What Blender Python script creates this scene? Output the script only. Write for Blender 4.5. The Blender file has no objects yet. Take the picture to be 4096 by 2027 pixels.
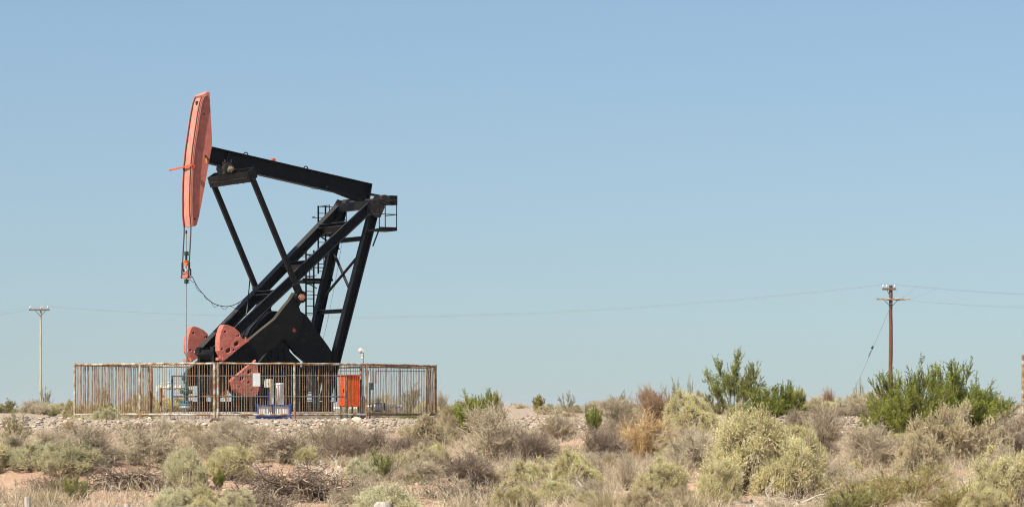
import bpy, bmesh, math, random
import numpy as np
from mathutils import Vector, Matrix, noise as mnoise
S = bpy.context.scene
R = math.radians
# ------------------------------------------------------------------ camera, sky, sun, exposure
F, HY, ZC = 13200.0, 1640.0, 0.32          # focal length and horizon row in photo pixels (4096 wide), eye height over the pad
cam_d = bpy.data.cameras.new('camera'); cam = bpy.data.objects.new('camera', cam_d)
S.collection.objects.link(cam); S.camera = cam
cam.location = (0, 0, ZC); cam.rotation_euler = (R(90), 0, 0)
cam_d.sensor_width = 36.0; cam_d.lens = 36.0*F/4096
cam_d.sensor_fit = 'HORIZONTAL'; cam_d.shift_y = (HY-1013.5)/4096
cam_d.clip_start = 1; cam_d.clip_end = 40000
cam_d.dof.use_dof = True; cam_d.dof.focus_distance = 115; cam_d.dof.aperture_fstop = 16
SUN_EL, SUN_AZ = 51.0, 223.0               # azimuth clockwise from +Y (view direction)
W = bpy.data.worlds.new('World'); S.world = W; W.use_nodes = True
wn = W.node_tree.nodes; bg = wn['Background']
sky = wn.new('ShaderNodeTexSky'); sky.sky_type = 'NISHITA'; sky.sun_disc = False
sky.sun_elevation = R(SUN_EL); sky.sun_rotation = R(SUN_AZ)
sky.air_density = 1.35; sky.dust_density = 2.55; sky.ozone_density = 4.25; sky.altitude = 558
wtc = wn.new('ShaderNodeTexCoord'); wma = wn.new('ShaderNodeVectorMath'); wma.operation = 'MULTIPLY_ADD'   # a gentler fade towards the horizon
wma.inputs[1].default_value = (1, 1, 1.057); wma.inputs[2].default_value = (0, 0, .066)
W.node_tree.links.new(wtc.outputs['Generated'], wma.inputs[0]); W.node_tree.links.new(wma.outputs[0], sky.inputs[0])
W.node_tree.links.new(sky.outputs[0], bg.inputs[0]); bg.inputs[1].default_value = 0.0825
sun_d = bpy.data.lights.new('sun', 'SUN'); sun = bpy.data.objects.new('sun', sun_d); S.collection.objects.link(sun)
sun_d.energy = 5.0; sun_d.angle = R(0.5); sun_d.color = (1.0, 0.935, 0.81)
sv = Vector((math.sin(R(SUN_AZ))*math.cos(R(SUN_EL)), math.cos(R(SUN_AZ))*math.cos(R(SUN_EL)), math.sin(R(SUN_EL))))
sun.rotation_euler = sv.to_track_quat('Z', 'Y').to_euler(); sun.location = sv*60
S.view_settings.view_transform = 'Standard'; S.view_settings.look = 'None'
S.view_settings.exposure = 0.70; S.view_settings.gamma = 1.0
try: S.view_settings.use_curve_mapping = False
except Exception: pass
S.cycles.use_denoising = True; S.cycles.denoiser = 'OPENIMAGEDENOISE'; S.cycles.denoising_prefilter = 'ACCURATE'; S.cycles.denoising_input_passes = 'RGB_ALBEDO_NORMAL'; S.cycles.filter_width = 1.1; S.cycles.max_bounces = 6; S.cycles.transparent_max_bounces = 8
# ------------------------------------------------------------------ helpers
rnd = random.Random(11)
def px2(px, d, z=0.0): return Vector(((px-2048)/F*d, d, z))
def pz(py, d): return ZC+(HY-py)/F*d
def tag(o, label=None, cat=None, group=None, kind=None):
    if label: o['label'] = label
    if cat: o['category'] = cat
    if group: o['group'] = group
    if kind: o['kind'] = kind
    return o
def link(name, data, parent=None, loc=None, rot=None):
    o = bpy.data.objects.new(name, data); S.collection.objects.link(o)
    if parent is not None: o.parent = parent
    if loc is not None: o.location = loc
    if rot is not None: o.rotation_euler = rot
    return o
def thing(name, label, cat, loc=(0,0,0), rz=0, group=None):
    return tag(link(name, None, None, loc, (0,0,rz)), label, cat, group)
class MB:
    def __init__(s): s.v=[]; s.f=[]; s.sm=[]
    def add(s, vs, fs, smooth=False):
        n=len(s.v); s.v += [tuple(v) for v in vs]; s.f += [tuple(i+n for i in f) for f in fs]; s.sm += [smooth]*len(fs); return s
    def boxm(s, M, sx, sy, sz, bev=0.0):
        a,b,c=sx/2,sy/2,sz/2
        if bev<=0:
            vs=[M@Vector((x,y,z)) for x in(-a,a) for y in(-b,b) for z in(-c,c)]
            return s.add(vs,[(0,1,3,2),(4,6,7,5),(0,4,5,1),(2,3,7,6),(0,2,6,4),(1,5,7,3)])
        bm=bmesh.new(); bmesh.ops.create_cube(bm,size=1)
        for v in bm.verts: v.co=Vector((v.co.x*sx,v.co.y*sy,v.co.z*sz))
        bmesh.ops.bevel(bm,geom=bm.edges[:],offset=min(bev,a*.9,b*.9,c*.9),segments=2,profile=.6,affect='EDGES')
        bm.verts.ensure_lookup_table(); bm.verts.index_update()
        vs=[M@v.co for v in bm.verts]; fs=[[v.index for v in f.verts] for f in bm.faces]; bm.free()
        return s.add(vs,fs)
    def box(s, c, size, rz=0, bev=0.0):
        return s.boxm(Matrix.Translation(c)@Matrix.Rotation(rz,4,'Z'), *size, bev=bev)
    def frame(s, p0, p1, up):
        p0,p1=Vector(p0),Vector(p1); d=(p1-p0); L=d.length; d.normalize()
        up=Vector(up); y=up.cross(d)
        if y.length<1e-5: y=Vector((1,0,0)).cross(d)
        y.normalize(); z=d.cross(y)
        M=Matrix((d,y,z)).transposed().to_4x4(); M.translation=(p0+p1)/2
        return M,L
    def beam(s, p0, p1, w, h, up=(0,0,1), bev=0.0):        # w across, h along up
        M,L=s.frame(p0,p1,up); return s.boxm(M,L,w,h,bev)
    def ibeam(s, p0, p1, w, h, t=.03, up=(0,0,1), web=None):
        M,L=s.frame(p0,p1,up); T=Matrix.Translation
        s.boxm(M@T((0,0,h/2-t/2)),L,w,t); s.boxm(M@T((0,0,-h/2+t/2)),L,w,t)
        s.boxm(M,L-.002,web or t,h-2*t); return s
    def tube(s, pts, r, n=8, cap=True):
        pts=[Vector(p) for p in pts]; K=len(pts); rs=r if hasattr(r,'__len__') else [r]*K
        ref=None; vs=[]
        for i,p in enumerate(pts):
            t=(pts[min(i+1,K-1)]-pts[max(i-1,0)]).normalized()
            if ref is None: ref=t.orthogonal().normalized()
            ref=(ref-t*ref.dot(t)).normalized(); b=t.cross(ref)
            vs+=[p+(ref*math.cos(2*math.pi*j/n)+b*math.sin(2*math.pi*j/n))*rs[i] for j in range(n)]
        fs=[(i*n+j,i*n+(j+1)%n,(i+1)*n+(j+1)%n,(i+1)*n+j) for i in range(K-1) for j in range(n)]
        s.add(vs,fs,n>=8)
        if cap: s.add(vs[:n],[tuple(range(n-1,-1,-1))]); s.add(vs[-n:],[tuple(range(n))])
        return s
    def cyl(s, p0, p1, r, n=16): return s.tube([p0,p1],r,n)
    def lathe(s, c, prof, n=16):                            # prof: (radius, z)
        vs=[(c[0]+r*math.cos(2*math.pi*j/n),c[1]+r*math.sin(2*math.pi*j/n),c[2]+z) for r,z in prof for j in range(n)]
        K=len(prof); fs=[(i*n+j,i*n+(j+1)%n,(i+1)*n+(j+1)%n,(i+1)*n+j) for i in range(K-1) for j in range(n)]
        return s.add(vs,fs,True)
    def prism(s, poly, v0, v1, holes=(), bev=0.0):          # outline in (u,z) pushed from v0 to v1, with real holes
        cu=bpy.data.curves.new('outline','CURVE'); cu.dimensions='2D'; cu.fill_mode='BOTH'
        h=abs(v1-v0)/2; cu.extrude=h-bev
        if bev: cu.bevel_depth=bev; cu.bevel_resolution=1; cu.offset=-bev
        for P in [poly]+list(holes):
            sp=cu.splines.new('POLY'); sp.points.add(len(P)-1); sp.use_cyclic_u=True
            for i,(a,b) in enumerate(P): sp.points[i].co=(a,b,0,1)
        o=bpy.data.objects.new('outline',cu); S.collection.objects.link(o)
        me=bpy.data.meshes.new_from_object(o.evaluated_get(bpy.context.evaluated_depsgraph_get()))
        vm=(v0+v1)/2
        s.add([(v.co.x,vm-v.co.z,v.co.y) for v in me.vertices],[tuple(p.vertices) for p in me.polygons])
        bpy.data.objects.remove(o); bpy.data.curves.remove(cu); bpy.data.meshes.remove(me); return s
    def build(s, name, m, parent=None, loc=None, rot=None):
        me=bpy.data.meshes.new(name); me.from_pydata(s.v,[],s.f)
        me.polygons.foreach_set('use_smooth',s.sm); me.materials.append(m); me.update()
        return link(name,me,parent,loc,rot)
def np_mesh(name, V, Q, m, tint=None, smooth=False, mats=None):
    """V (n,3), Q (k,3 or 4) index array; tint: one number per face"""
    me=bpy.data.meshes.new(name); n=Q.shape[1]; k=len(Q)
    me.vertices.add(len(V)); me.vertices.foreach_set('co',np.ascontiguousarray(V,np.float32).ravel())
    me.loops.add(k*n); me.loops.foreach_set('vertex_index',np.ascontiguousarray(Q,np.int32).ravel())
    me.polygons.add(k); me.polygons.foreach_set('loop_start',np.arange(0,k*n,n,dtype=np.int32))
    if smooth: me.polygons.foreach_set('use_smooth',np.ones(k,bool))
    me.update(calc_edges=True)
    if tint is not None:
        a=me.attributes.new('tint','FLOAT','FACE'); a.data.foreach_set('value',np.asarray(tint,np.float32))
    me.materials.append(m); return me
# ------------------------------------------------------------------ materials
def nmat(name, cols, scale=8.0, detail=6.0, rough=.7, bump=0.0, bscale=None, coord='Object', stops=None, metal=0.0, spec=.5, randomize=False, stretch=None, dist=.02):
    m=bpy.data.materials.new(name); m.use_nodes=True; nt=m.node_tree; N=nt.nodes; L=nt.links
    b=N['Principled BSDF']; b.inputs['Roughness'].default_value=rough; b.inputs['Metallic'].default_value=metal
    b.inputs['Specular IOR Level'].default_value=spec
    if coord=='Position': src=N.new('ShaderNodeNewGeometry').outputs['Position']
    else: src=N.new('ShaderNodeTexCoord').outputs[coord]
    if randomize:
        oi=N.new('ShaderNodeObjectInfo'); ad=N.new('ShaderNodeVectorMath'); mu=N.new('ShaderNodeVectorMath'); mu.operation='SCALE'
        cx=N.new('ShaderNodeCombineXYZ'); [L.new(oi.outputs['Random'],cx.inputs[i]) for i in range(3)]
        L.new(cx.outputs[0],mu.inputs[0]); mu.inputs['Scale'].default_value=97.0
        L.new(src,ad.inputs[0]); L.new(mu.outputs[0],ad.inputs[1]); src=ad.outputs[0]
    if stretch:
        mp=N.new('ShaderNodeMapping'); mp.inputs['Scale'].default_value=stretch; L.new(src,mp.inputs[0]); src=mp.outputs[0]
    nz=N.new('ShaderNodeTexNoise'); nz.inputs['Scale'].default_value=scale; nz.inputs['Detail'].default_value=detail; nz.inputs['Roughness'].default_value=.62
    L.new(src,nz.inputs['Vector']); rp=N.new('ShaderNodeValToRGB'); L.new(nz.outputs[0],rp.inputs[0])
    st=stops or [.35+.3*i/(len(cols)-1) for i in range(len(cols))]
    while len(rp.color_ramp.elements)<len(cols): rp.color_ramp.elements.new(.5)
    for e,c,p in zip(rp.color_ramp.elements,cols,sorted(st)): e.position=p; e.color=(*c,1)
    L.new(rp.outputs[0],b.inputs['Base Color'])
    if bump:
        n2=N.new('ShaderNodeTexNoise'); n2.inputs['Scale'].default_value=bscale or scale*3; n2.inputs['Detail'].default_value=8; L.new(src,n2.inputs['Vector'])
        bp=N.new('ShaderNodeBump'); bp.inputs['Strength'].default_value=bump; bp.inputs['Distance'].default_value=dist
        L.new(n2.outputs[0],bp.inputs['Height']); L.new(bp.outputs[0],b.inputs['Normal'])
    return m
def leafmat(name, dark, light, trans=.25, rough=.75, mid=None):
    m=bpy.data.materials.new(name); m.use_nodes=True; nt=m.node_tree; N=nt.nodes; L=nt.links
    b=N['Principled BSDF']; b.inputs['Roughness'].default_value=rough; b.inputs['Specular IOR Level'].default_value=.2
    at=N.new('ShaderNodeAttribute'); at.attribute_name='tint'
    oi=N.new('ShaderNodeObjectInfo'); mr=N.new('ShaderNodeMath'); mr.operation='MULTIPLY_ADD'; mr.inputs[1].default_value=.3; mr.inputs[2].default_value=-.15
    L.new(oi.outputs['Random'],mr.inputs[0]); ad=N.new('ShaderNodeMath'); ad.operation='ADD'; ad.use_clamp=True
    L.new(at.outputs['Fac'],ad.inputs[0]); L.new(mr.outputs[0],ad.inputs[1])
    rp=N.new('ShaderNodeValToRGB'); L.new(ad.outputs[0],rp.inputs[0])
    rp.color_ramp.elements[0].color=(*dark,1); rp.color_ramp.elements[1].color=(*light,1)
    if mid: e=rp.color_ramp.elements.new(.5); e.color=(*mid,1)
    L.new(rp.outputs[0],b.inputs['Base Color'])
    if trans:
        t=N.new('ShaderNodeBsdfTranslucent'); mx=N.new('ShaderNodeMixShader'); mx.inputs[0].default_value=trans
        L.new(rp.outputs[0],t.inputs[0]); L.new(b.outputs[0],mx.inputs[1]); L.new(t.outputs[0],mx.inputs[2])
        L.new(mx.outputs[0],N['Material Output'].inputs[0])
    return m
M={}
def dust_highlight(m,col,amt):  # paler up-facing faces: dust and top-flange highlights put into the colour
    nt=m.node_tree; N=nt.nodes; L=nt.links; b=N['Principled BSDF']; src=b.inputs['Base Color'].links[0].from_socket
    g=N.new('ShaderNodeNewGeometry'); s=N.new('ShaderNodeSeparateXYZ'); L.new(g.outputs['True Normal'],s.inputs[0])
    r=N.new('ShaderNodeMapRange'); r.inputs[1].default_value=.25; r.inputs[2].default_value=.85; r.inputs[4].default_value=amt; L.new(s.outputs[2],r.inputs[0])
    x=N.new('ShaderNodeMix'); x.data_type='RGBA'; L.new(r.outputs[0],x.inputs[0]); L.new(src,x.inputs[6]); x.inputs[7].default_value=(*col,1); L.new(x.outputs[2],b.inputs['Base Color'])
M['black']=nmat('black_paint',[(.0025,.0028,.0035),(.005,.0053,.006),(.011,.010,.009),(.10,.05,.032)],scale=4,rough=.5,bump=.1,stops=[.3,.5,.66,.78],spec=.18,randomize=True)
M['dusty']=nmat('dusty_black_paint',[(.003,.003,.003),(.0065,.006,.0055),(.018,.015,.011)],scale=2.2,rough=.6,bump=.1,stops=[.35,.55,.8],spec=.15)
dust_highlight(M['black'],(.05,.05,.047),.75); dust_highlight(M['dusty'],(.09,.08,.06),.8)
M['rusty_black']=nmat('rusted_black_steel',[(.007,.006,.006),(.018,.013,.011),(.09,.05,.035)],scale=14,rough=.7,bump=.3,stops=[.35,.55,.75])
M['salmon']=nmat('salmon_paint',[(.22,.06,.04),(.40,.112,.076),(.46,.135,.092),(.52,.17,.122)],stops=[.24,.36,.52,.7],scale=3.5,rough=.55,bump=.06,bscale=40)
M['salmon_cast']=nmat('salmon_cast_iron',[(.36,.098,.068),(.44,.125,.088),(.50,.155,.112)],scale=6,rough=.62,bump=.35,bscale=22)
M['salmon_worn']=nmat('worn_salmon_face',[(.10,.04,.025),(.44,.145,.10),(.53,.20,.145),(.58,.265,.195)],scale=7,rough=.6,bump=.2,stops=[.27,.36,.5,.75],stretch=(1,1,.35))
M['rope']=nmat('wire_rope',[(.03,.018,.014),(.07,.04,.03)],scale=30,rough=.7)
M['red']=nmat('red_paint',[(.5,.06,.03),(.6,.1,.05)],scale=8,rough=.5)
M['hubred']=nmat('dull_red_hub',[(.2,.03,.02),(.3,.05,.03)],scale=20,rough=.6)
M['copper']=nmat('worn_copper_pin',[(.3,.12,.07),(.55,.28,.19)],scale=20,rough=.45,metal=.3)
M['orange']=nmat('orange_enamel',[(.62,.065,.004),(.7,.085,.006)],scale=2.5,spec=.15,rough=.5,bump=.03)
M['orange2']=nmat('orange_plastic',[(.75,.12,.02),(.8,.15,.03)],scale=9,rough=.45)
M['green']=nmat('dark_green_paint',[(.01,.035,.022),(.02,.06,.035)],scale=18,rough=.5)
M['teal']=nmat('teal_paint',[(.01,.10,.13),(.02,.15,.19)],scale=18,rough=.5)
M['white']=nmat('white_plastic',[(.72,.72,.70),(.8,.8,.78)],scale=5,rough=.5)
M['cream']=nmat('cream_enamel',[(.58,.55,.43),(.66,.63,.5)],scale=5,rough=.5)
M['cream_pipe']=nmat('cream_pipe_paint',[(.3,.24,.17),(.5,.48,.38),(.58,.56,.46)],scale=14,rough=.6,stops=[.3,.42,.7])
M['blue']=nmat('blue_steel',[(.01,.045,.22),(.02,.07,.32)],scale=9,rough=.45)
M['sign']=nmat('blank_white_sign',[(.40,.42,.43),(.47,.49,.50)],scale=4,rough=.5)
M['steel']=nmat('galvanized_steel',[(.25,.27,.28),(.4,.42,.43)],scale=16,rough=.5,metal=.5)
M['grey_box']=nmat('grey_enamel',[(.42,.45,.47),(.5,.53,.55)],scale=4,rough=.5)
M['darkgrey']=nmat('dark_grey_steel',[(.04,.05,.055),(.09,.10,.11)],scale=9,rough=.55)
M['concrete']=nmat('concrete',[(.22,.19,.16),(.34,.30,.26),(.42,.38,.33)],scale=3,rough=.9,bump=.3)
M['rust_pipe']=nmat('rusting_painted_pipe',[(.13,.065,.03),(.24,.125,.05),(.31,.22,.13),(.34,.36,.34),(.40,.44,.43)],scale=4.5,rough=.75,bump=.25,bscale=60,stops=[.3,.44,.52,.58,.72],coord='Position')
M['rust_pipe2']=nmat('heavily_rusted_pipe',[(.11,.055,.025),(.20,.11,.05),(.28,.18,.10),(.35,.31,.24)],scale=5,rough=.8,bump=.3,bscale=60,stops=[.32,.45,.58,.72],coord='Position')
M['rust_bar']=nmat('rusted_bar',[(.10,.055,.03),(.20,.115,.06),(.28,.19,.11),(.34,.32,.26)],scale=6,rough=.8,stops=[.3,.45,.6,.75],coord='Position',randomize=True)
M['wood_white']=nmat('weathered_pale_wood',[(.27,.25,.18),(.38,.36,.27),(.45,.43,.34)],scale=3,rough=.85,bump=.4,stretch=(6,6,.5),bscale=8)
M['wood_brown']=nmat('creosoted_brown_wood',[(.06,.02,.009),(.115,.038,.018),(.17,.07,.035),(.42,.3,.2)],scale=3,rough=.85,bump=.4,stretch=(6,6,.6),bscale=8,stops=[.3,.48,.68,.8])
M['wood_grey']=nmat('grey_weathered_wood',[(.22,.19,.15),(.36,.32,.27),(.44,.40,.35)],scale=4,rough=.9,bump=.5,stretch=(8,8,1),bscale=12)
M['arm_wood']=nmat('dark_crossarm_wood',[(.06,.045,.035),(.16,.11,.07)],scale=8,rough=.85)
M['porcelain']=nmat('white_porcelain',[(.52,.53,.52),(.6,.6,.6)],scale=6,rough=.25)
M['wire']=nmat('dull_aluminium_wire',[(.13,.135,.135),(.2,.205,.205)],scale=3,rough=.6)
M['cable']=nmat('black_cable',[(.01,.01,.012),(.02,.02,.022)],scale=9,rough=.6)
M['nest']=nmat('dry_straw',[(.12,.09,.06),(.35,.29,.2)],scale=25,rough=.9)
M['twig']=leafmat('grey_brown_twigs',(.14,.108,.068),(.62,.53,.375),trans=0,mid=(.36,.293,.20))
M['darktwig']=leafmat('dark_brown_twigs',(.07,.05,.034),(.34,.265,.195),trans=0,mid=(.17,.128,.092))
M['redtwig']=leafmat('russet_twigs',(.16,.095,.055),(.45,.30,.18),trans=0,mid=(.29,.185,.11))
M['goldtwig']=leafmat('golden_dry_twigs',(.30,.18,.07),(.70,.52,.29),trans=0,mid=(.52,.36,.17))
M['paletwig']=leafmat('bleached_branches',(.26,.22,.18),(.55,.49,.42),trans=0)
M['sage']=leafmat('yellow_green_saltbush',(.34,.30,.11),(.88,.83,.47),trans=.33,mid=(.71,.655,.33))
M['tan']=leafmat('tan_saltbush',(.32,.255,.13),(.76,.68,.45),trans=.3,mid=(.62,.53,.32))
M['greysage']=leafmat('grey_green_saltbush',(.47,.455,.24),(.86,.84,.57),trans=.33,mid=(.70,.685,.42))
M['creo']=leafmat('bright_green_leaves',(.105,.13,.013),(.52,.57,.10),trans=.44,mid=(.27,.32,.036))
M['olive']=leafmat('olive_leaves',(.14,.13,.045),(.44,.42,.18),trans=.3,mid=(.27,.26,.10))
M['lime']=leafmat('lime_green_shoots',(.16,.185,.035),(.48,.52,.14),trans=.35,mid=(.30,.34,.075))
M['straw']=leafmat('dry_straw_blades',(.30,.24,.13),(.68,.59,.38),trans=.2,mid=(.50,.42,.25))
M['goldgrass']=leafmat('gold_grass_blades',(.22,.15,.06),(.52,.38,.18),trans=.2,mid=(.36,.26,.11))
M['yellowleaf']=leafmat('yellow_bush_leaves',(.18,.15,.03),(.52,.44,.12),trans=.2)
# ------------------------------------------------------------------ the ground
PROF=[(0,-1.35),(60,-1.33),(75,-1.22),(95,-0.93),(108,-0.66),(113,-0.50),(116.6,-0.10),(118,0),(138,0),(170,0.10),(230,0.14),(300,-0.3),(500,-7),(1000,-24),(3000,-40),(14000,-40)]
PX=np.array([p[0] for p in PROF]); PZ=np.array([p[1] for p in PROF])
MOUNDS=[(50,68,1.5,.62),(450,67,1.0,.46),(520,76,.8,.2),(900,67,1.2,.42),(1180,80,1.1,.25),(1480,101,1.0,.28),(1560,70,1.0,.2),(2350,100,.9,.28),(2080,170,2.2,.45),(4090,150,2.4,.55),(700,80,1.4,.2),
        (2900,62,1.6,.25),(2700,118,2.5,.22),(3050,110,2.6,.15),(1200,69,1.6,.25),(1880,71,1.4,.2),(1100,92,1.2,.2),(1800,108,1.8,.25)]
MW=[((px-2048)/F*d,d,r,h) for px,d,r,h in MOUNDS]
def ground(x,y):
    z=float(np.interp(y,PX,PZ))
    if y<300:
        band=max(0.0,min(1.0,(117.2-y)/6))
        far=max(0.0,min(1.0,(y-139)/14))
        if band>0:
            z+=band*(.10*mnoise.noise((x*.35,y*.16,1.7))+.07*mnoise.noise((x*.9,y*.45,4.1))+.03*mnoise.noise((x*2.6,y*1.3,9.0)))
        z+=.015*mnoise.noise((x*1.4,y*.8,2.2))
        if far>0: z+=far*(.16*mnoise.noise((x*.12,y*.06,6.6))+.06*mnoise.noise((x*.5,y*.25,3.3)))
        for mx,my,r,h in MW:
            q=((x-mx)/r)**2+((y-my)/(r*1.5))**2
            if q<6: z+=h*math.exp(-q)*(1+.35*mnoise.noise((x*3,y*2,0.5)))
    return z
ys=[6.0]
while ys[-1]<12500:
    y=ys[-1]; ys.append(y+(1.2 if y<45 else .24 if y<140 else .9 if y<310 else y*.06))
NX=340; T=np.linspace(-1,1,NX); T=np.sign(T)*(.62*np.abs(T)+.38*np.abs(T)**3)
V=[]
for y in ys:
    hw=8+.30*y
    for t in T:
        x=t*hw; V.append((x,y,ground(x,y)))
NY=len(ys); I=np.arange(NY*NX).reshape(NY,NX)
Q=np.stack([I[:-1,:-1],I[:-1,1:],I[1:,1:],I[1:,:-1]],-1).reshape(-1,4)
def ground_mat():
    m=bpy.data.materials.new('dry_stony_soil'); m.use_nodes=True; nt=m.node_tree; N=nt.nodes; L=nt.links
    b=N['Principled BSDF']; b.inputs['Roughness'].default_value=.95; b.inputs['Specular IOR Level'].default_value=.15
    pos=N.new('ShaderNodeNewGeometry').outputs['Position']
    def noise(sc,det=6,rough=.6):
        n=N.new('ShaderNodeTexNoise'); n.inputs['Scale'].default_value=sc; n.inputs['Detail'].default_value=det; n.inputs['Roughness'].default_value=rough; L.new(pos,n.inputs['Vector']); return n.outputs[0]
    def ramp(src,els):
        r=N.new('ShaderNodeValToRGB'); L.new(src,r.inputs[0])
        while len(r.color_ramp.elements)<len(els): r.color_ramp.elements.new(.5)
        for e,(p,c) in zip(r.color_ramp.elements,els): e.position=p; e.color=(*c,1)
        return r.outputs[0]
    def mix(f,a,c):
        x=N.new('ShaderNodeMix'); x.data_type='RGBA'; L.new(f,x.inputs[0]); L.new(a,x.inputs[6]); L.new(c,x.inputs[7]); return x.outputs[2]
    soil=ramp(noise(1.3,8),[(.3,(.26,.15,.095)),(.5,(.385,.245,.165)),(.7,(.47,.33,.235))])
    grav=ramp(noise(16,6,.8),[(.32,(.14,.115,.09)),(.48,(.30,.24,.18)),(.6,(.40,.325,.25)),(.74,(.52,.43,.34))])
    sx=N.new('ShaderNodeSeparateXYZ'); L.new(pos,sx.inputs[0])
    mr=N.new('ShaderNodeMapRange'); mr.inputs[1].default_value=106; mr.inputs[2].default_value=116; L.new(sx.outputs[1],mr.inputs[0])
    n1=noise(.6,5); ad=N.new('ShaderNodeMath'); ad.operation='ADD'; L.new(mr.outputs[0],ad.inputs[0])
    sb=N.new('ShaderNodeMath'); sb.operation='MULTIPLY_ADD'; sb.inputs[1].default_value=1.6; sb.inputs[2].default_value=-.8; L.new(n1,sb.inputs[0]); L.new(sb.outputs[0],ad.inputs[1]); ad.use_clamp=True
    col=mix(ad.outputs[0],soil,grav)
    far=N.new('ShaderNodeMapRange'); far.inputs[1].default_value=240; far.inputs[2].default_value=600; L.new(sx.outputs[1],far.inputs[0])
    scrub=ramp(noise(.02,8),[(.35,(.16,.14,.08)),(.65,(.30,.23,.16))])
    col=mix(far.outputs[0],col,scrub)
    L.new(col,b.inputs['Base Color'])
    bp=N.new('ShaderNodeBump'); bp.inputs['Strength'].default_value=.9; bp.inputs['Distance'].default_value=.05; L.new(noise(9,9,.7),bp.inputs['Height']); L.new(bp.outputs[0],b.inputs['Normal'])
    return m
M['soil']=ground_mat()
tag(link('ground',np_mesh('ground',np.array(V),Q,M['soil'],smooth=True)),kind='structure')
# far hills across the valley
hv=[];hf=[]
NH=160
for j,(dy,k) in enumerate([(9000,0),(9350,.7),(9800,1.0),(11200,.8),(12400,0)]):
    for i in range(NH):
        x=-2900+5800*i/(NH-1)
        h=27+7*mnoise.noise((x*.0011,2.0,3.3))+3*mnoise.noise((x*.005,1.0,8.8))+ (3 if x>-300 else -6)*min(1,abs(x+300)/700)
        hv.append((x,dy,-42+(42+h-16)*k+ (4*mnoise.noise((x*.004,dy*.002,0)) if k else 0)))
for j in range(4):
    for i in range(NH-1): a=j*NH+i; hf.append((a,a+1,a+NH+1,a+NH))
M['hill']=nmat('distant_scrub_slope',[(.10,.09,.055),(.2,.155,.11)],scale=.01,rough=1,coord='Position')
b_=MB(); b_.add(hv,hf,True); tag(b_.build('hills',M['hill']),kind='structure')
def place(px,py):
    """ground point seen at photo pixel (px,py)"""
    k=(px-2048)/F; y=28.0
    while y<240:
        if HY-(ground(k*y,y)-ZC)/y*F<=py: break
        y+=.2
    return Vector((k*y,y,ground(k*y,y)))
# ------------------------------------------------------------------ the pump jack
TH=R(30); CT,ST=math.cos(TH),math.sin(TH); OX,OY=(745-2048)/F*123.0,123.0
def UV(px,py,v):
    k=(px-2048)/F; u=(k*(OY+v*CT)-OX+v*ST)/(CT-k*ST); return (u, ZC+(HY-py)/F*(OY+u*ST+v*CT))
def P3(px,py,v): u,z=UV(px,py,v); return Vector((u,v,z))
def mir(p): return Vector((p[0],-p[1],p[2]))
pj=thing('pump_jack','black oil well pump jack with a salmon horse head and counterweights','pump jack',(OX,OY,0),TH)
def z1(x,y): return 600+x/1.634, 320+y/1.634
def z2(x,y): return 600+x/1.771, 1000+y/1.771
def z3(x,y): return 1100+x/2.276, 740+y/2.276
def z6(x,y): return 640+x/2.057, 340+y/2.057
def z7(x,y): return 650+x/2.8975, 880+y/2.8975
def zc(x,y): return 720+x/6.375, 1280+y/6.375
def ze(x,y): return 780+x/6.375, 560+y/6.375
# horse head
arc=[UV(*p,-.40) for p in [(815,386),(806,410),(796.5,461),(786,534),(778.5,583),(771,656),(767,729),(765.5,800),(766.5,860),(771,904)]]
side=[UV(*p,-.30) for p in [(838,367),(848,551),(848,583),(820,739),(797,862),(787,899),(779,905)]]
face_in=[(u+.045,z) for u,z in arc]
hole=lambda c,r,n=10:[(c[0]+r*math.cos(2*math.pi*i/n),c[1]+r*math.sin(2*math.pi*i/n)) for i in range(n)]
hh=MB().prism([(face_in[0][0]+.05,face_in[0][1]+.12)]+side+face_in[::-1],-.30,.30,[hole(UV(*z6(363,240),-.3),.035),hole(UV(*z6(287,1102),-.3),.04)]).build('horse_head',M['salmon'],pj)
fp=MB(); n=len(arc)
ring=[(u,z) for u,z in arc]+[(u+.042,z) for u,z in arc[::-1]]
fp.prism(ring,-.40,.40)
fp.build('face_plate',M['salmon_worn'],hh)
lip=MB()
for v in (-.385,.385):
    lip.tube([(u-.02,v,z) for u,z in arc],.018,6)
lip.build('face_rim',M['salmon'],hh)
u0,z0=arc[0]
cp=MB(); cp.boxm(Matrix.Translation((u0+.06,0,z0+.05))@Matrix.Rotation(R(-28),4,'Y'),.20,.72,.12,.015)
cp.boxm(Matrix.Translation((u0+.17,0,z0+.13))@Matrix.Rotation(R(-28),4,'Y'),.16,.5,.1,.015)
cp.build('top_cap',M['salmon_worn'],hh)
MB().cyl((arc[1][0]-.03,.0,arc[1][1]),(arc[1][0]+.05,.0,arc[1][1]+.01),.085,12).build('cable_hole_disc',M['rusty_black'],hh)  # solid dark disc, its colour standing in for the shade of an open hole
ub,zb=UV(*z6(270,665),-.42)
MB().beam((ub-.07,-.5,zb+.02),(ub-.12,1.45,zb-.06),.04,.06).beam((ub-.05,-.46,zb-.10),(ub+.05,-.46,zb+.02),.05,.10).build('stop_bar',M['red'],hh)
ul,zl=UV(*z6(372,590),-.31)
MB().cyl((ul,-.31,zl+.02),(ul,-.38,zl+.02),.035,8).beam((ul,-.345,zl),(ul+.16,-.345,zl-.12),.03,.03).build('latch',M['rusty_black'],hh)
ul,zl=UV(*z6(378,620),-.31)
MB().beam((ul,-.345,zl+.08),(ul+.01,-.345,zl-.1),.03,.045).build('tag_strip',nmat('yellow_tag',[(.7,.33,.02),(.75,.4,.03)],rough=.5),hh)
sc=MB(); 
a0,a1=side[0],side[1]
sc.beam((a0[0]+.01,.27,a0[1]),(a1[0]+.03,.27,a1[1]),.10,.02,up=(1,0,0))
sc.build('back_flange',M['salmon'],hh)
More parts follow.
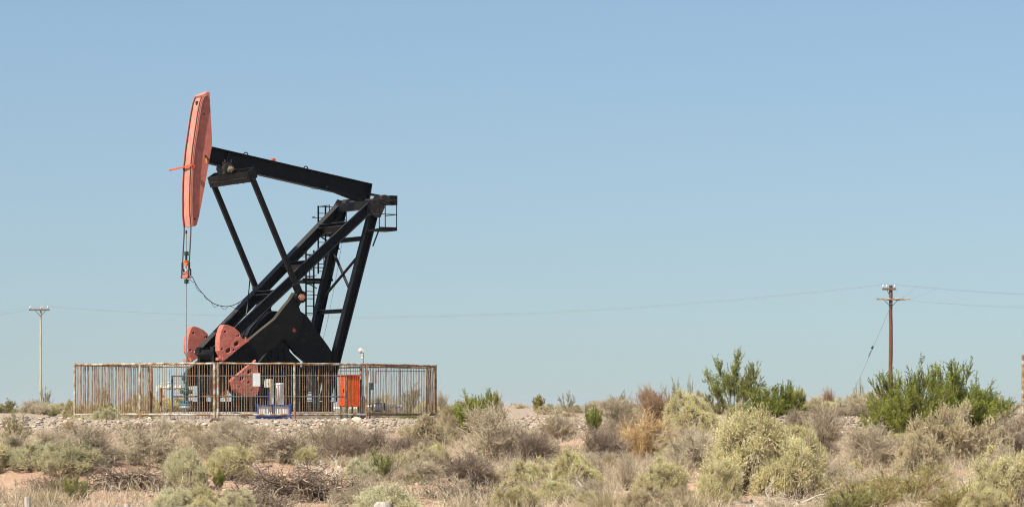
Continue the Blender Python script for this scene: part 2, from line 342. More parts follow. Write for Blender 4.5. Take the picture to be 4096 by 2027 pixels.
# walking beam
bt0,bt1=UV(847,586,-.17),UV(1483,733,-.17); dz=UV(847,586,-.17)[1]-UV(847,655,-.17)[1]
h=dz*math.cos(R(12)); off=Vector((0,0,-dz/2))
A=Vector((bt0[0]-.35,0,bt0[1]+.35*(bt0[1]-bt1[1])/(bt1[0]-bt0[0]))); B=Vector((bt1[0],0,bt1[1]))
wb=MB().ibeam(A+off,B+off,.36,h,.035)
dirb=(B-A).normalized(); upb=Vector((dirb.z*-1,0,dirb.x))
for px in (912,):
    u=UV(px,640,-.17)[0]; t=(u-A.x)/(B.x-A.x); c=A.lerp(B,t)+off
    wb.beam(c-upb*(h/2-.04),c+upb*(h/2-.04),.012,.34,up=(0,1,0)); 
wb.beam(B+off+dirb*.012-upb*(h/2),B+off+dirb*.012+upb*(h/2),.34,.02,up=dirb)
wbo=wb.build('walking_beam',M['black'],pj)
def onbeam(px,dv=0):
    u=UV(px,650,0)[0]; t=(u-A.x)/(B.x-A.x); return A.lerp(B,t)
for px in (983,1223):
    c=onbeam(px); MB().tube([c+dirb*(.09*math.cos(a))+upb*(.10*math.sin(a)+.0) for a in [math.pi*i/8 for i in range(9)]],.022,8).build('lifting_eye',M['black'],wbo)
c=onbeam(1092); bx=MB(); bx.boxm(Matrix.Translation(c+upb*.055)@Matrix.Rotation(R(12),4,'Y'),.14,.16,.10,.01); bx.build('signal_box',M['red'],wbo)
bs=MB(); t0,t1=UV(1310,745,-.2),UV(1440,797,-.2)
bs.beam((t0[0],0,t0[1]-.02),(t1[0]+.12,0,t1[1]-.05),.42,.09); bs.beam((UV(1372,770,0)[0],-.15,UV(1372,772,0)[1]),(UV(1440,790,0)[0],-.15,UV(1440,795,0)[1]),.06,.06)
e0,e1=UV(1480,776,-.2),UV(1533,786,-.2); bs.beam((e0[0],-.12,e0[1]),(e1[0],-.12,e1[1]),.2,.07)
bs.build('tail_bracket',M['black'],wbo)
MB().tube([P3(1235,745,-.1),P3(1248,755,-.1),P3(1262,757,-.1),P3(1276,756,-.1)],.008,6).build('loose_wire',M['cable'],wbo)
# equalizer: an open tilted box beam, square to the pitman arms
EV=1.76
q=[UV(*ze(1330,815),-EV),UV(*ze(1515,685),-EV),None,UV(*ze(1410,1080),-EV)]
q[2]=(q[1][0]+q[3][0]-q[0][0],q[1][1]+q[3][1]-q[0][1])
eq=MB(); qc=[Vector((a,0,b)) for a,b in q]; e2=(qc[1]-qc[0]); e1=(qc[0]-qc[3])
def slab(p,qq,th,inw):                    # plate between two corners, running the whole width
    c=(p+qq)/2+inw.normalized()*th/2; d=(qq-p); m=Matrix((d.normalized(),Vector((0,1,0)),d.normalized().cross(Vector((0,1,0))))).transposed().to_4x4(); m.translation=c
    eq.boxm(m,d.length,2*EV,th)
slab(qc[3],qc[0],.03,e2); slab(qc[2]-e2*.0,qc[1],.03,-e2); slab(qc[3]+e2*.09,qc[2]-e2*.09,.03,e1)
for s_ in (-1,1):
    eq.prism([(p.x+ (e2*.09).x*f,p.z+(e2*.09).z*f) for p,f in zip(qc,(1,-1,-1,1))],s_*(EV-.03),s_*(EV-.002))
    for f in (.35,.62): 
        v=s_*EV*f; eq.prism([(p.x+(e2*.09).x*g,p.z+(e2*.09).z*g-.03) for p,g in zip(qc,(1,-1,-1,1))],v-.012,v+.012)
m1=(qc[0]+qc[3])/2-e2.normalized()*.03
eq.beam(m1+Vector((0,-EV+.05,0)),m1+Vector((0,EV-.05,0)),.05,.02,up=e2)
m2=qc[2]+e2.normalized()*.06+Vector((0,-EV+.16,.08)); eq.boxm(Matrix.Translation(m2),.26,.3,.03); 
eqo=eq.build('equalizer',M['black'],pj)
bb=MB(); c=P3(*ze(760,720),0); bb.cyl(c+Vector((0,-.36,0)),c+Vector((0,.36,0)),.19,18); bb.box(c+Vector((0,0,-.12)),(.3,.6,.22)); bb.box(c+Vector((0,0,.17)),(.34,.5,.1))
for v in (-.3,.3):
    for du in (-.13,.13): bb.cyl(c+Vector((du,v,.2)),c+Vector((du,v,.3)),.03,8)
bb.build('equalizer_bearing',M['rusty_black'],eqo)
# pitman arms
pt,pb=P3(1010,715,-1.72),P3(1198,1175,-1.72); WR=P3(1201,1189,-1.72)
for s_ in (1,-1):
    f=(lambda p:p) if s_==1 else mir
    pm=MB(); pm.beam(f(pt),f(pb),.15,.185,up=(1,0,.4))
    d=(pb-pt).normalized()
    pm.beam(f(pb-d*.42),f(pb+d*.05),.20,.25,up=(1,0,.4),bev=.02)
    pm.cyl(f(WR+Vector((0,.11,0))),f(WR+Vector((0,-.10,0))),.215,20)
    po=pm.build('pitman_arm',M['black'],pj)
    w=MB(); w.cyl(f(WR+Vector((0,-.09,0))),f(WR+Vector((0,-.16,0))),.125,16); w.cyl(f(WR+Vector((0,-.15,0))),f(WR+Vector((0,-.20,0))),.08,12); w.build('wrist_pin',M['copper'],po)
    if s_==-1: continue
    ear=MB(); ec=WR+Vector((.12,.05,.05)); ear.cyl(ec+Vector((0,.05,0)),ec+Vector((0,.14,0)),.21,18); ear.build('wrist_bearing',M['black'],po)
# cranks with their counterweights
cr=[UV(*z2(*p),-1.36) for p in [(1028,300),(1000,345),(950,405),(890,485),(790,565),(700,640),(545,778),(470,835),(440,905),(470,960),(540,955),(585,912),(750,785),(870,695),(940,632),(990,640),(1050,600),(1082,520),(1070,440),(1056,400),(1085,345),(1075,300)]]
wu=[UV(*zc(*p),-1.60) for p in [(1085,945),(1005,780),(1000,560),(1015,400),(1055,255),(1092,160),(1130,118),(1200,115),(1290,142),(1400,195),(1520,300),(1560,400),(1618,512),(1690,520),(1740,545),(1550,690),(1240,950),(1120,1040),(1090,1020)]]
wl=[UV(*z2(*p),-1.60) for p in [(750,775),(728,800),(700,812),(586,908),(580,930),(603,985),(625,1010),(665,1030),(705,1045),(740,1043),(765,1015),(776,985),(778,900),(768,850),(756,800)]]
sqh=lambda cx,cy,s:[UV(*zc(cx+a*s,cy+b*s),-1.60) for a,b in [(-.95,.2),(-.8,-.3),(.3,-1.0),(.75,-.9),(.9,.1),(.75,.45),(-.4,1.05),(-.75,.8)]]
rh=lambda cx,cy,r:hole(UV(*zc(cx,cy),-1.6),r)
hu=[sqh(1440,600,68),sqh(1233,770,68),rh(1155,292,.04),rh(1495,390,.035),rh(1075,735,.035),rh(1370,757,.035),rh(1444,406,.018)]
sq2=lambda cx,cy,s:[UV(*z2(cx+a*s,cy+b*s),-1.60) for a,b in [(-.95,.2),(-.8,-.3),(.3,-1.0),(.75,-.9),(.9,.1),(.75,.45),(-.4,1.05),(-.75,.8)]]
r2=lambda cx,cy,r:hole(UV(*z2(cx,cy),-1.6),r)
hl=[sq2(648,908,18),sq2(706,858,18),r2(634,967,.035),r2(668,863,.03),r2(723,990,.035),sq2(700,935,9)]
for s_ in (1,-1):
    k=s_
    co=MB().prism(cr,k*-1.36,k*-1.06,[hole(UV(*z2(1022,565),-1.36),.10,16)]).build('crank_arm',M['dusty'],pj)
    hb=MB(); hu_,hz_=UV(*z2(1020,565),-1.36); hb.cyl((hu_,k*-1.08,hz_),(hu_,k*-1.33,hz_),.099,18); hb.cyl((hu_,k*-1.30,hz_),(hu_,k*-1.345,hz_),.06,12); hb.build('crank_shaft',M['hubred'],co)
    for poly,hs,pt_ in ((wu,hu,(990,965)),(wl,hl,None)):
        wt=MB().prism(poly,k*-1.60,k*-1.22,hs,bev=.02)
        if pt_:
            for q_ in ((1010,975),(1660,500)):
                c=P3(*zc(*q_),-1.45); wt.box((c.x,k*-1.45,c.z-.02),(.22,.24,.11),bev=.015); wt.cyl((c.x,k*-1.5,c.z+.02),(c.x,k*-1.5,c.z+.1),.03,8)
        wt.build('counterweight',M['salmon_cast'],co)
    rack=MB(); a_,b_2=P3(*z2(700,634),-1.3),P3(*z2(950,402),-1.3)
# samson post
FT,FB=P3(1495,815,-1.40),P3(866,1402,-.62)
RT,RB=P3(1501,815,-1.40),P3(1298,1606,-1.05)
for s_ in (1,-1):
    f=(lambda p:p) if s_==1 else mir
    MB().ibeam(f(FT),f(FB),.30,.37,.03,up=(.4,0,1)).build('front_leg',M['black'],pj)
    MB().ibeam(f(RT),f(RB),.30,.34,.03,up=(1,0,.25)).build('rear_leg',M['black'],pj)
    gp=MB(); tc=P3(1497,795,-1.40)
    gp.prism([(tc.x-.38,tc.z-.36),(tc.x-.05,tc.z+.14),(tc.x+.35,tc.z+.05),(tc.x+.34,tc.z-.35),(tc.x+.16,tc.z-.72),(tc.x-.1,tc.z-.7)],s_*-1.60,s_*-1.57)
    for i in range(9):
        a=rnd.uniform(-.2,.3); b2=rnd.uniform(-.6,.05); gp.cyl((tc.x+a,s_*-1.6,tc.z+b2),(tc.x+a,s_*-1.635,tc.z+b2),.03,8)
    gp.build('gusset_plate',M['rusty_black'],pj)
def lerp3(a,b,t): return a.lerp(b,t)
def xbeam(p,w,h,name='cross_member',up=(0,0,1),mat='black'):
    MB().ibeam(p,mir(p),w,h,.025,up=up).build(name,M[mat],pj)
def leg_at(py,T_,B_,pyT,pyB): return T_.lerp(B_,(py-pyT)/(pyB-pyT))
for py in (905,1062,1180): 
    p=leg_at(py,FT,FB,815,1402); xbeam(p,.34,.20,up=(.7,0,1))
p=leg_at(953,RT,RB,815,1606); xbeam(p,.2,.17)
p=leg_at(1243,RT,RB,815,1606); xbeam(p,.22,.15)
a1=leg_at(1000,RT,RB,815,1606); a2=leg_at(1190,RT,RB,815,1606)
MB().beam(a1,mir(a2),.05,.10,up=(1,0,0)).build('brace',M['black'],pj)
MB().beam(mir(a1)+Vector((.08,0,0)),a2+Vector((.08,0,0)),.05,.10,up=(1,0,0)).build('brace',M['black'],pj)
tb=P3(1497,812,-1.5)
MB().beam(tb+Vector((.0,0,-.05)),mir(tb)+Vector((0,0,-.05)),.28,.30).build('top_beam',M['black'],pj)
bc=P3(1528,800,-1.45)
bh=MB(); bh.cyl(bc+Vector((0,.3,0)),mir(bc)-Vector((0,.3,0)),.10,14)
bho=bh.build('fulcrum_shaft',M['black'],pj)
for s_ in (1,-1):
    f=(lambda p:p) if s_==1 else mir
    g=MB(); g.cyl(f(bc+Vector((0,.2,0))),f(bc+Vector((0,-.24,0))),.19,18); g.box(f(bc+Vector((.17,0,0))),(.2,.34,.32),bev=.02)
    for i in range(8): a=i*math.pi/4; g.cyl(f(bc+Vector((.13*math.cos(a),-.22,.13*math.sin(a)))),f(bc+Vector((.13*math.cos(a),-.27,.13*math.sin(a)))),.028,6)
    g.build('bearing_housing',M['rusty_black'],bho)
    k=MB(); k.box(f(bc+Vector((.44,.1,.0))),(.34,.42,.36),bev=.01); k.build('end_block',M['black'],bho)
# access platforms and ladders
def platform(s_):
    f=(lambda p:p) if s_==1 else mir
    Aa,Bb=P3(1472,920,-1.62),P3(1541,920,-1.62); Bb.z=Aa.z
    Cc,Dd=Bb+Vector((0,-.92,.0)),Aa+Vector((0,-.92,.0)); zf=Aa.z-.02; zt=zf+1.15
    m=MB()
    cs=[Aa,Bb,Cc,Dd]
    for i in range(4):
        a,b=cs[i],cs[(i+1)%4]
        a0=Vector((a.x,a.y,zf)); b0=Vector((b.x,b.y,zf)); m.beam(f(a0),f(b0),.05,.07)
        m.tube([f(a0),f(Vector((a.x,a.y,zt)))],.019,6)
        if i!=0: 
            for hgt in (.58,1.13): m.tube([f(a0+Vector((0,0,hgt))),f(b0+Vector((0,0,hgt)))],.017,6)
    for i in range(10):
        t=(i+.5)/10; m.beam(f(Vector((Aa.x+(Bb.x-Aa.x)*t,Aa.y,zf))),f(Vector((Dd.x+(Cc.x-Dd.x)*t,Dd.y,zf))),.03,.03)
    m.beam(f(Dd+Vector((0,0,.03))),f(Cc+Vector((0,0,.03))),.02,.10)
    m.beam(f(Aa+Vector((0,0,-.05))),f(Dd+Vector((0,.1,.0))),.04,.06); m.beam(f(RT+Vector((-.1,0,-1.6))),f(Dd),.04,.05)
    m.build('platform',M['black'],pj)
platform(1); platform(-1)
def ladder(px0,px1,py0,py1,v):
    a,b=UV(px0,1200,v)[0],UV(px1,1200,v)[0]; m=MB()
    zt,zb=UV(px0,py0,v)[1],UV(px0,py1,v)[1]
    for u in (a,b): m.beam((u,v,zt),(u,v,zb),.05,.05,up=(1,0,0))
    z=zb+.1
    while z<zt-.02: m.tube([(a,v,z),(b,v,z)],.016,6); z+=.28
    for zz in np.arange(max(zb+2.2,.0),zt,.75):              # safety hoops
        m.tube([((a+b)/2+.34*math.cos(t),v+.36-.36*math.cos(2*t)*1+.0,zz) if False else ((a+b)/2-.30*math.cos(t),v+.62*math.sin(t),zz) for t in [math.pi*i/10 for i in range(11)]],.014,5)
    m.build('ladder',M['black'],pj)
ladder(1224,1255,1000,1640,1.55); ladder(1273,1302,823,1095,1.55)
lz=UV(1224,1117,1.5)[1]; la=UV(1212,1117,1.5)[0]; lb=UV(1330,1117,1.5)[0]
lp=MB(); lp.beam((la,1.5,lz),(lb,1.5,lz),.10,.10); lp.beam((la,2.2,lz-.08),(lb,2.2,lz-.08),.06,.1); 
for i in range(9): u=la+(lb-la)*i/8; lp.beam((u,1.5,lz-.02),(u,2.2,lz-.08),.04,.03)
for u in (la+.02,lb-.02,(la+lb)/2): lp.tube([(u,2.2,lz),(u,2.2,lz+1.0)],.02,6)
for hz in (.5,1.0): lp.tube([(la+.02,2.2,lz+hz),(lb-.02,2.2,lz+hz)],.02,6)
lp.beam((la,1.5,lz-.05),(la+.5,1.3,lz-.35),.04,.04)
lp.build('landing',M['black'],pj)
# gear reducer, pedestal, belt guard, motor, skid
gb=MB()
def poly2(pts,v): return [UV(*z2(*p),v) for p in pts]
gb.prism(poly2([(700,600),(720,560),(770,500),(835,440),(870,432),(990,470),(1060,520),(1090,600),(1080,700),(840,700),(700,690)],-.55),-.75,.75,bev=.03)
for v in (-.5,-.1,.3): gb.prism(poly2([(690,612),(720,548),(770,488),(832,428),(905,432),(900,470),(760,600)],-.55),v-.03,v+.03)
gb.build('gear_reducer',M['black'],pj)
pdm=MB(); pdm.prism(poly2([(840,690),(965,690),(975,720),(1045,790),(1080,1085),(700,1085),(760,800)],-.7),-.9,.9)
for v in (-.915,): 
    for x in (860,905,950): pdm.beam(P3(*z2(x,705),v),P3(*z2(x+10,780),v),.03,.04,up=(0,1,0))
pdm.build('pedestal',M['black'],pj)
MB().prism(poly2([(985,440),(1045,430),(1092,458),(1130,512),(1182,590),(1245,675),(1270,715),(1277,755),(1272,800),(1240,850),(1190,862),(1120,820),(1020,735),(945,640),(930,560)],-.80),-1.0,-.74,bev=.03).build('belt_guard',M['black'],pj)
mo=MB(); mc=P3(1290,1455,-.2); mo.cyl(mc+Vector((0,-.5,0)),mc+Vector((0,.6,0)),.32,20); mo.box(mc+Vector((0,0,-.32)),(.6,.9,.12)); mo.box(mc+Vector((0,.1,.36)),(.3,.3,.18),bev=.02)
for a in range(-1,2): mo.box(mc+Vector((.36*a,0,-.34)),(.06,.7,.06))
for v in (-.5,.5):
    for du in (-.42,.42): mo.beam(mc+Vector((du*.7,v,-.35)),Vector((mc.x+du,v,.66)),.10,.12)
mo.build('motor',M['black'],pj)
ex=MB(); c=P3(*z2(1130,980),-.4)
ex.cyl(c+Vector((0,-.1,0)),c+Vector((0,.1,0)),.13,14); ex.beam(c+Vector((-.05,0,.5)),c+Vector((.1,0,.05)),.06,.1); ex.build('brake_wheel',M['steel'],pj)
sk=MB(); ua,ub2=UV(800,1620,-.7)[0],UV(1330,1620,-.7)[0]
for v in (-.75,.75): sk.ibeam((ua,v,.46),(ub2,v,.46),.30,.38,.03)
for i in range(7): u=ua+.1+(ub2-ua-.2)*i/6; sk.ibeam((u,-.72,.46),(u,.72,.46),.22,.36,.03)
sk.build('base_skid',M['black'],pj)
MB().box(((ua+ub2)/2,0,.12),(ub2-ua+.5,2.3,.28),bev=.03).build('concrete_pad',M['concrete'],pj)
for s_ in (1,-1):
    f=(lambda p:p) if s_==1 else mir
    q=MB(); top=FB+Vector((-.02,0,.12)); ft=Vector((FB.x-.03,FB.y,.64)); q.ibeam(f(top),f(ft),.22,.28,.03,up=(1,0,0)); q.boxm(Matrix.Translation(f(Vector((FB.x-.03,FB.y,FB.z+.05)))),.34,.3,.2)
    q.beam(f(Vector((FB.x+.1,FB.y,FB.z-.3))),f(Vector((FB.x+1.6,FB.y,.66))),.16,.2)
    q.build('front_post',M['darkgrey'] if False else M['black'],pj)
q=MB(); q.beam((FB.x-.02,-.5,FB.z-.12),(FB.x-.02,.5,FB.z-.12),.26,.34); q.boxm(Matrix.Translation((FB.x-.22,0,FB.z-.22))@Matrix.Rotation(R(35),4,'Y'),.4,.95,.02); q.build('front_cross_member',M['black'],pj)
# lower back frame seen under the fence top
q=MB()
for v in (-1.0,1.0):
    q=MB(); q.beam(P3(*z2(1160,880),v),P3(*z2(1175,1085),v),.2,.2,up=(1,0,0)); q.beam((UV(*z2(1040,860),v)[0],v,UV(*z2(1040,860),v)[1]),(UV(*z2(1275,860),v)[0],v,UV(*z2(1275,860),v)[1]),.16,.30)
    q.build('motor_frame',M['black'],pj)
q=MB(); q.beam(P3(*z2(1040,1060),-.9),P3(*z2(1100,880),-.9),.08,.1,up=(1,0,0))
q.build('frame_strut',M['black'],pj)
# bridle, carrier bar, polished rod
ue,ze_=arc[-1]
for v in (-.30,.30):
    pts=[(u-.03,v,z) for u,z in arc]+[(ue-.035,v,ze_-.3),(-.02,v,UV(740,1061,0)[1])]
    MB().tube(pts,.026,8).build('bridle_cable',M['rope'],pj)
cz=UV(745,1105,0)[1]
cb=MB(); cb.box((0,0,cz-.02),(.12,.58,.10),bev=.03); cb.box((0,0,cz),(.16,.30,.17),bev=.05); cb.cyl((0,-.46,cz-.02),(0,.46,cz-.02),.028,8); cb.cyl((0,0,cz+.1),(0,0,cz+.15),.12,12)
cbo=cb.build('carrier_bar',M['salmon'],pj)
for v in (-.30,.30):
    g=MB(); g.cyl((-.02,v,cz+.28),(-.02,v,cz+.52),.042,10); g.box((-.04,v,cz+.1),(.025,.10,.32),bev=.02); g.box((.04,v,cz+.1),(.025,.10,.32),bev=.02); g.cyl((-.07,v,cz-.02),(.07,v,cz-.02),.05,10); g.box((0,v,cz+.25),(.09,.10,.06),bev=.02)
    g.build('cable_socket',M['rusty_black'],cbo)
rt,rb=UV(746,928,0)[1],UV(743,1520,0)[1]
pr=MB().cyl((0,0,rt),(0,0,rb),.022,10).build('polished_rod',M['steel'],pj)
MB().cyl((0,0,rt-.06),(0,0,rt+.06),.034,10).build('rod_coupling',M['rusty_black'],pr)
for py in (1014,1125):
    z=UV(745,py,0)[1]; g=MB(); g.box((0,0,z),(.12,.14,.16),bev=.02); [g.cyl((.07,-.10,z+d),(.07,.11,z+d),.016,6) for d in (-.05,0,.05)]; g.build('rod_clamp',M['green'],pr)
z=UV(745,1053,0)[1]; g=MB(); g.cyl((0,0,z-.085),(0,0,z+.085),.082,14); g.cyl((0,0,z+.08),(0,0,z+.105),.115,14); g.cyl((0,-.09,z),(0,-.17,z),.03,8); g.build('load_cell',M['orange2'],pr)
z=UV(745,1034,0)[1]; MB().cyl((0,0,z-.1),(0,0,z+.1),.042,10).build('rod_collar',M['rusty_black'],pr)
z=UV(745,1083,0)[1]; MB().lathe((0,0,z),[(.02,-.06),(.055,-.03),(.055,.03),(.02,.06)],12).build('swivel_nut',nmat('pink_nut',[(.5,.2,.24),(.6,.27,.3)],rough=.5),pr)
# signal cable hanging between the carrier bar and the samson post
def lw(p): return Vector((OX+p[0]*CT-p[1]*ST, OY+p[0]*ST+p[1]*CT, p[2]))
def smooth_path(pts,n=6):
    out=[]; P=[pts[0]]+pts+[pts[-1]]
    for i in range(1,len(P)-2):
        for j in range(n):
            t=j/n; a,b,c,d=P[i-1],P[i],P[i+1],P[i+2]
            out.append(.5*((2*b)+(-a+c)*t+(2*a-5*b+4*c-d)*t*t+(-a+3*b-3*c+d)*t*t*t))
    out.append(pts[-1]); return out
cabv=lambda t:.0-.25*t
cp_=[(345,655),(400,765),(470,855),(560,945),(660,990),(780,997),(900,945),(990,868)]
pts=[lw(P3(*z7(*p),-.2+.9*i/7)) for i,p in enumerate(cp_)]
sg=MB().tube(smooth_path(pts),.014,6); 
cp2=[(315,680),(340,712),(378,730),(395,790),(440,835),(470,850),(505,915),(550,930),(600,1005),(665,988),(715,1037),(775,995),(850,1018),(895,945),(945,955),(985,880)]
sg.tube(smooth_path([lw(P3(*z7(*p),-.2+.9*i/15)) for i,p in enumerate(cp2)],4),.008,5)
tag(sg.build('signal_cable',M['cable']),'thin black cable sagging from the carrier bar to the front leg','cable')
rd=MB().beam(lw(P3(*z7(1012,695),.7)),lw(P3(*z7(985,1000),.4)),.03,.05); rd.beam(lw(P3(*z7(985,1000),.4)),lw(P3(*z7(962,1150),.2)),.03,.05); rd.build('cable_mast',M['black']).select_set(False)
o=bpy.data.objects['cable_mast']; mw=o.data; o.parent=pj; o.matrix_parent_inverse=(Matrix.Translation(pj.location)@Matrix.Rotation(TH,4,'Z')).inverted()
gw=MB().tube([lw(P3(*z3(612,520),1.2)),lw(P3(*z3(545,900),.9)),lw(P3(*z3(470,1275),.6)),lw(P3(*z2(1220,655),.6))],.006,5)
tag(gw.build('guy_line',M['cable']),'hair-thin steel line running down between the two rear legs','cable')
# nest on the equalizer
nc=lw(P3(*ze(905,740),-.55)); rs_=np.random.RandomState(5); nb=MB()
for i in range(120):
    d=Vector(rs_.normal(size=3)).normalized(); t=Vector(rs_.normal(size=3)).normalized(); c=nc+d*.09*rs_.uniform(.5,1); a=rs_.uniform(.03,.08)
    nb.tube([c-t*a,c+d*.03,c+t*a],.007,3,False)
nb.lathe(nc,[(.01,-.09),(.06,-.07),(.09,0),(.06,.07),(.01,.09)],10)
tag(nb.build('bird_nest',M['nest']),'ball of dry straw nest resting on the equalizer beam','nest')
# ------------------------------------------------------------------ the pipe fence round the pump
def child_at(src, name, parent, loc):
    c=src.copy(); c.name=name; S.collection.objects.link(c); c.parent=parent; c.location=loc; return c
BAR={}
def pipe_panel(A,B,label,posts=(1,1),zt=2.07,zb=.165,n=None,grp='rusty pipe fence panels round the pump',rail='rust_pipe',post='rust_pipe',zfoot=-.08):
    a,b=px2(*A),px2(*B); d=b-a; L=d.length; rz=math.atan2(d.y,d.x)
    t=thing('pipe_fence',label,'pipe fence',(a.x,a.y,0),rz,grp)
    def wob(x0,x1,z,r,k=9):
        return [(x0+(x1-x0)*i/k,rnd.uniform(-.006,.006),z+rnd.uniform(-.012,.012)) for i in range(k+1)],[r*rnd.uniform(.96,1.06) for i in range(k+1)]
    for z,nm in ((zt-.05,'top_rail'),(zb,'bottom_rail')):
        p,r=wob(.0,L,z,.041); MB().tube(p,r,10).build(nm,M[rail],t)
    for k,x in ((0,0.0),(1,L)):
        if posts[k]:
            ps=[(x,rnd.uniform(-.004,.004),z) for z in np.linspace(zfoot,zt,9)]; MB().tube(ps,.050,10).build('post',M[post],t)
    n=1 if n==0 else (n or max(3,round(L/.099)))
    for i in range(1,n):
        if 'bar' not in BAR:
            BAR['bar']=[]
            for q in range(5):
                ps=[(rnd.uniform(-.007,.007),rnd.uniform(-.005,.005),z) for z in np.linspace(0,zt-zb-.06,8)]
                me_=MB().tube(ps,[.0115*rnd.uniform(.85,1.2) for _ in ps],6); o=me_.build('bar',M['rust_bar']); BAR['bar'].append(o.data); bpy.data.objects.remove(o)
        o=link('bar',rnd.choice(BAR['bar']),t,(L*i/n+rnd.uniform(-.018,.018),0,zb),(0,rnd.uniform(-.009,.009),rnd.uniform(0,6)))
    return t
pipe_panel((299,123.0),(560,121.5),'fence panel at the left corner, beside the green tuft',(1,1))
pipe_panel((563,121.4),(858,120.3),'fence panel in front of the wellhead, between thin and paired posts',(0,1))
pipe_panel((872,120.25),(1178,121.0),'fence panel that carries the blank white sign',(1,1))
pipe_panel((1182,121.0),(1465,123.0),'fence panel in front of the orange cabinet',(0,1),post='rust_pipe2')
pipe_panel((1469,123.0),(1742,126.5),'fence panel at the right corner, with brown rusted rails',(0,1),rail='rust_pipe2',post='rust_pipe2')
G='rusty pipe fence panels behind the pump'
pipe_panel((303,123.2),(597,128.0),'short side fence panel seen through the left corner panel',(0,1),grp=G,zt=2.06)
pipe_panel((603,128.0),(900,128.6),'rear pipe fence frame without bars behind the cream flow pipe',(0,1),n=0,grp=G)
pipe_panel((903,128.6),(1180,129.3),'rear pipe fence frame without bars mostly hidden behind the gear reducer',(0,1),n=0,grp=G)
pipe_panel((1184,129.3),(1445,130),'rear pipe fence frame without bars with a yellowish top rail behind the orange cabinet',(0,1),n=0,grp=G)
pipe_panel((1448,130),(1708,130.6),'rear pipe fence frame between the valve and the chain link',(0,1),n=0,grp=G)
pipe_panel((1712,130.5),(1741,126.8),'narrow end fence panel closing the right corner',(0,0),grp=G,n=9)
# chain link behind
def mesh_panel(A,B,zt,zb,label,mat,cat,wire_,pitch,diamond,grp,posts=(1,1),mid=None,pr=.03,wm=None):
    a,b=px2(*A),px2(*B); d=b-a; L=d.length; t=thing(cat.replace(' ','_'),label,cat,(a.x,a.y,0),math.atan2(d.y,d.x),grp)
    MB().tube([(0,0,zt),(L,0,zt)],pr,8).build('top_rail',M[mat],t)
    if mid: MB().tube([(0,0,mid),(L,0,mid)],pr,8).build('middle_rail',M[mat],t)
    for k,x in ((0,0),(1,L)):
        if posts[k]: MB().tube([(x,0,-.1),(x,0,zt+.02)],pr*1.35,8).build('post',M[mat],t)
    w=MB(); H=zt-zb
    if diamond:
        k=-H
        while k<L:
            for s_ in (1,-1):
                x0,z0_,x1,z1_=k,0.,k+H,H
                if x0<0: z0_-=x0; x0=0
                if x1>L: z1_-=(x1-L); x1=L
                if x1-x0>.02:
                    q=(lambda z: zb+z) if s_==1 else (lambda z: zb+H-z)
                    w.tube([(x0,.004*s_,q(z0_)),(x1,.004*s_,q(z1_))],wire_,3,False)
            k+=pitch*1.414
    else:
        x=pitch
        while x<L: w.tube([(x,0,zb),(x,0,zt)],wire_,3,False); x+=pitch
        z=zb
        while z<zt: w.tube([(0,.004,z),(L,.004,z)],wire_,3,False); z+=pitch*1.6
    w.build('wire_mesh',M[wm or mat],t); return t
g='galvanized chain link panels behind the pump'
mesh_panel((1190,134),(1358,134.2),1.94,.05,'chain link panel seen beyond the rear leg, left of the orange cabinet','steel','chain link fence',.0026,.06,True,g)
mesh_panel((1362,134.2),(1598,134.6),1.94,.05,'chain link panel behind the orange cabinet and antenna mast','steel','chain link fence',.0026,.06,True,g,(0,1))
mesh_panel((1602,134.6),(1712,134.8),1.94,.05,'narrow chain link panel at the right end of the enclosure','steel','chain link fence',.0026,.06,True,g,(0,1))
g='dark welded mesh guards round the pump base'
mesh_panel((689,121.5),(905,121.6),1.58,.12,'dark wire mesh guard around the wellhead','darkgrey','mesh guard',.0035,.075,False,g,mid=.83,pr=.028)
mesh_panel((908,121.6),(1145,122.1),1.58,.12,'dark wire mesh guard in front of the lower counterweight','darkgrey','mesh guard',.0035,.075,False,g,(0,1),mid=.83,pr=.028)
mesh_panel((1148,122.1),(1386,122.9),1.60,.12,'dark wire mesh guard left of the orange cabinet','darkgrey','mesh guard',.0035,.075,False,g,(0,1),mid=.83,pr=.028)
# sign on the fence
c=px2(1026,120.42); sg=thing('blank_sign','blank white metal sign hung on the fence bars','sign',(c.x,c.y,pz(1518,120.4)),R(1))
MB().box((0,0,0),(.275,.012,.48),bev=.004).build('plate',M['sign'],sg)
for dx in (-.1,.1): MB().tube([(dx,0,.22),(dx,.08,.24),(dx,.1,.2)],.006,5).build('hook',M['steel'],sg)
# wellhead
wx,wy=OX,OY; wh=thing('wellhead','green and teal wellhead under the polished rod','wellhead',(wx,wy,0))
zb=lambda py:pz(py,123)
MB().lathe((0,0,0),[(.01,zb(1512)),(.05,zb(1512)),(.05,zb(1522)),(.085,zb(1522)),(.085,zb(1528)),(.055,zb(1530)),(.055,zb(1548)),(.10,zb(1550)),(.10,zb(1556)),(.06,zb(1558)),(.06,zb(1574))],16).build('stuffing_box',M['green'],wh)
MB().cyl((-.22,-.05,zb(1566)),(.22,.05,zb(1566)),.075,12).lathe((0,0,zb(1567)),[(.02,-.13),(.12,-.09),(.12,.09),(.02,.13)],14).build('ram_valve',M['green'],wh)
MB().cyl((0,0,zb(1574)),(0,0,zb(1603)),.075,12).build('tubing_spool',M['rusty_black'],wh)
fl=MB(); 
for a,b in ((1603,1611),(1614,1623)): fl.lathe((0,0,0),[(.01,zb(a)),(.2 if a<1610 else .27,zb(a)),(.2 if a<1610 else .27,zb(b)),(.01,zb(b))],20)
fl.cyl((0,0,zb(1611)),(0,0,zb(1614)),.12,14)
for i in range(10): a=i*.628; fl.cyl((.22*math.cos(a),.22*math.sin(a),zb(1600)),(.22*math.cos(a),.22*math.sin(a),zb(1612)),.02,6)
fl.build('casing_flange',M['teal'],wh)
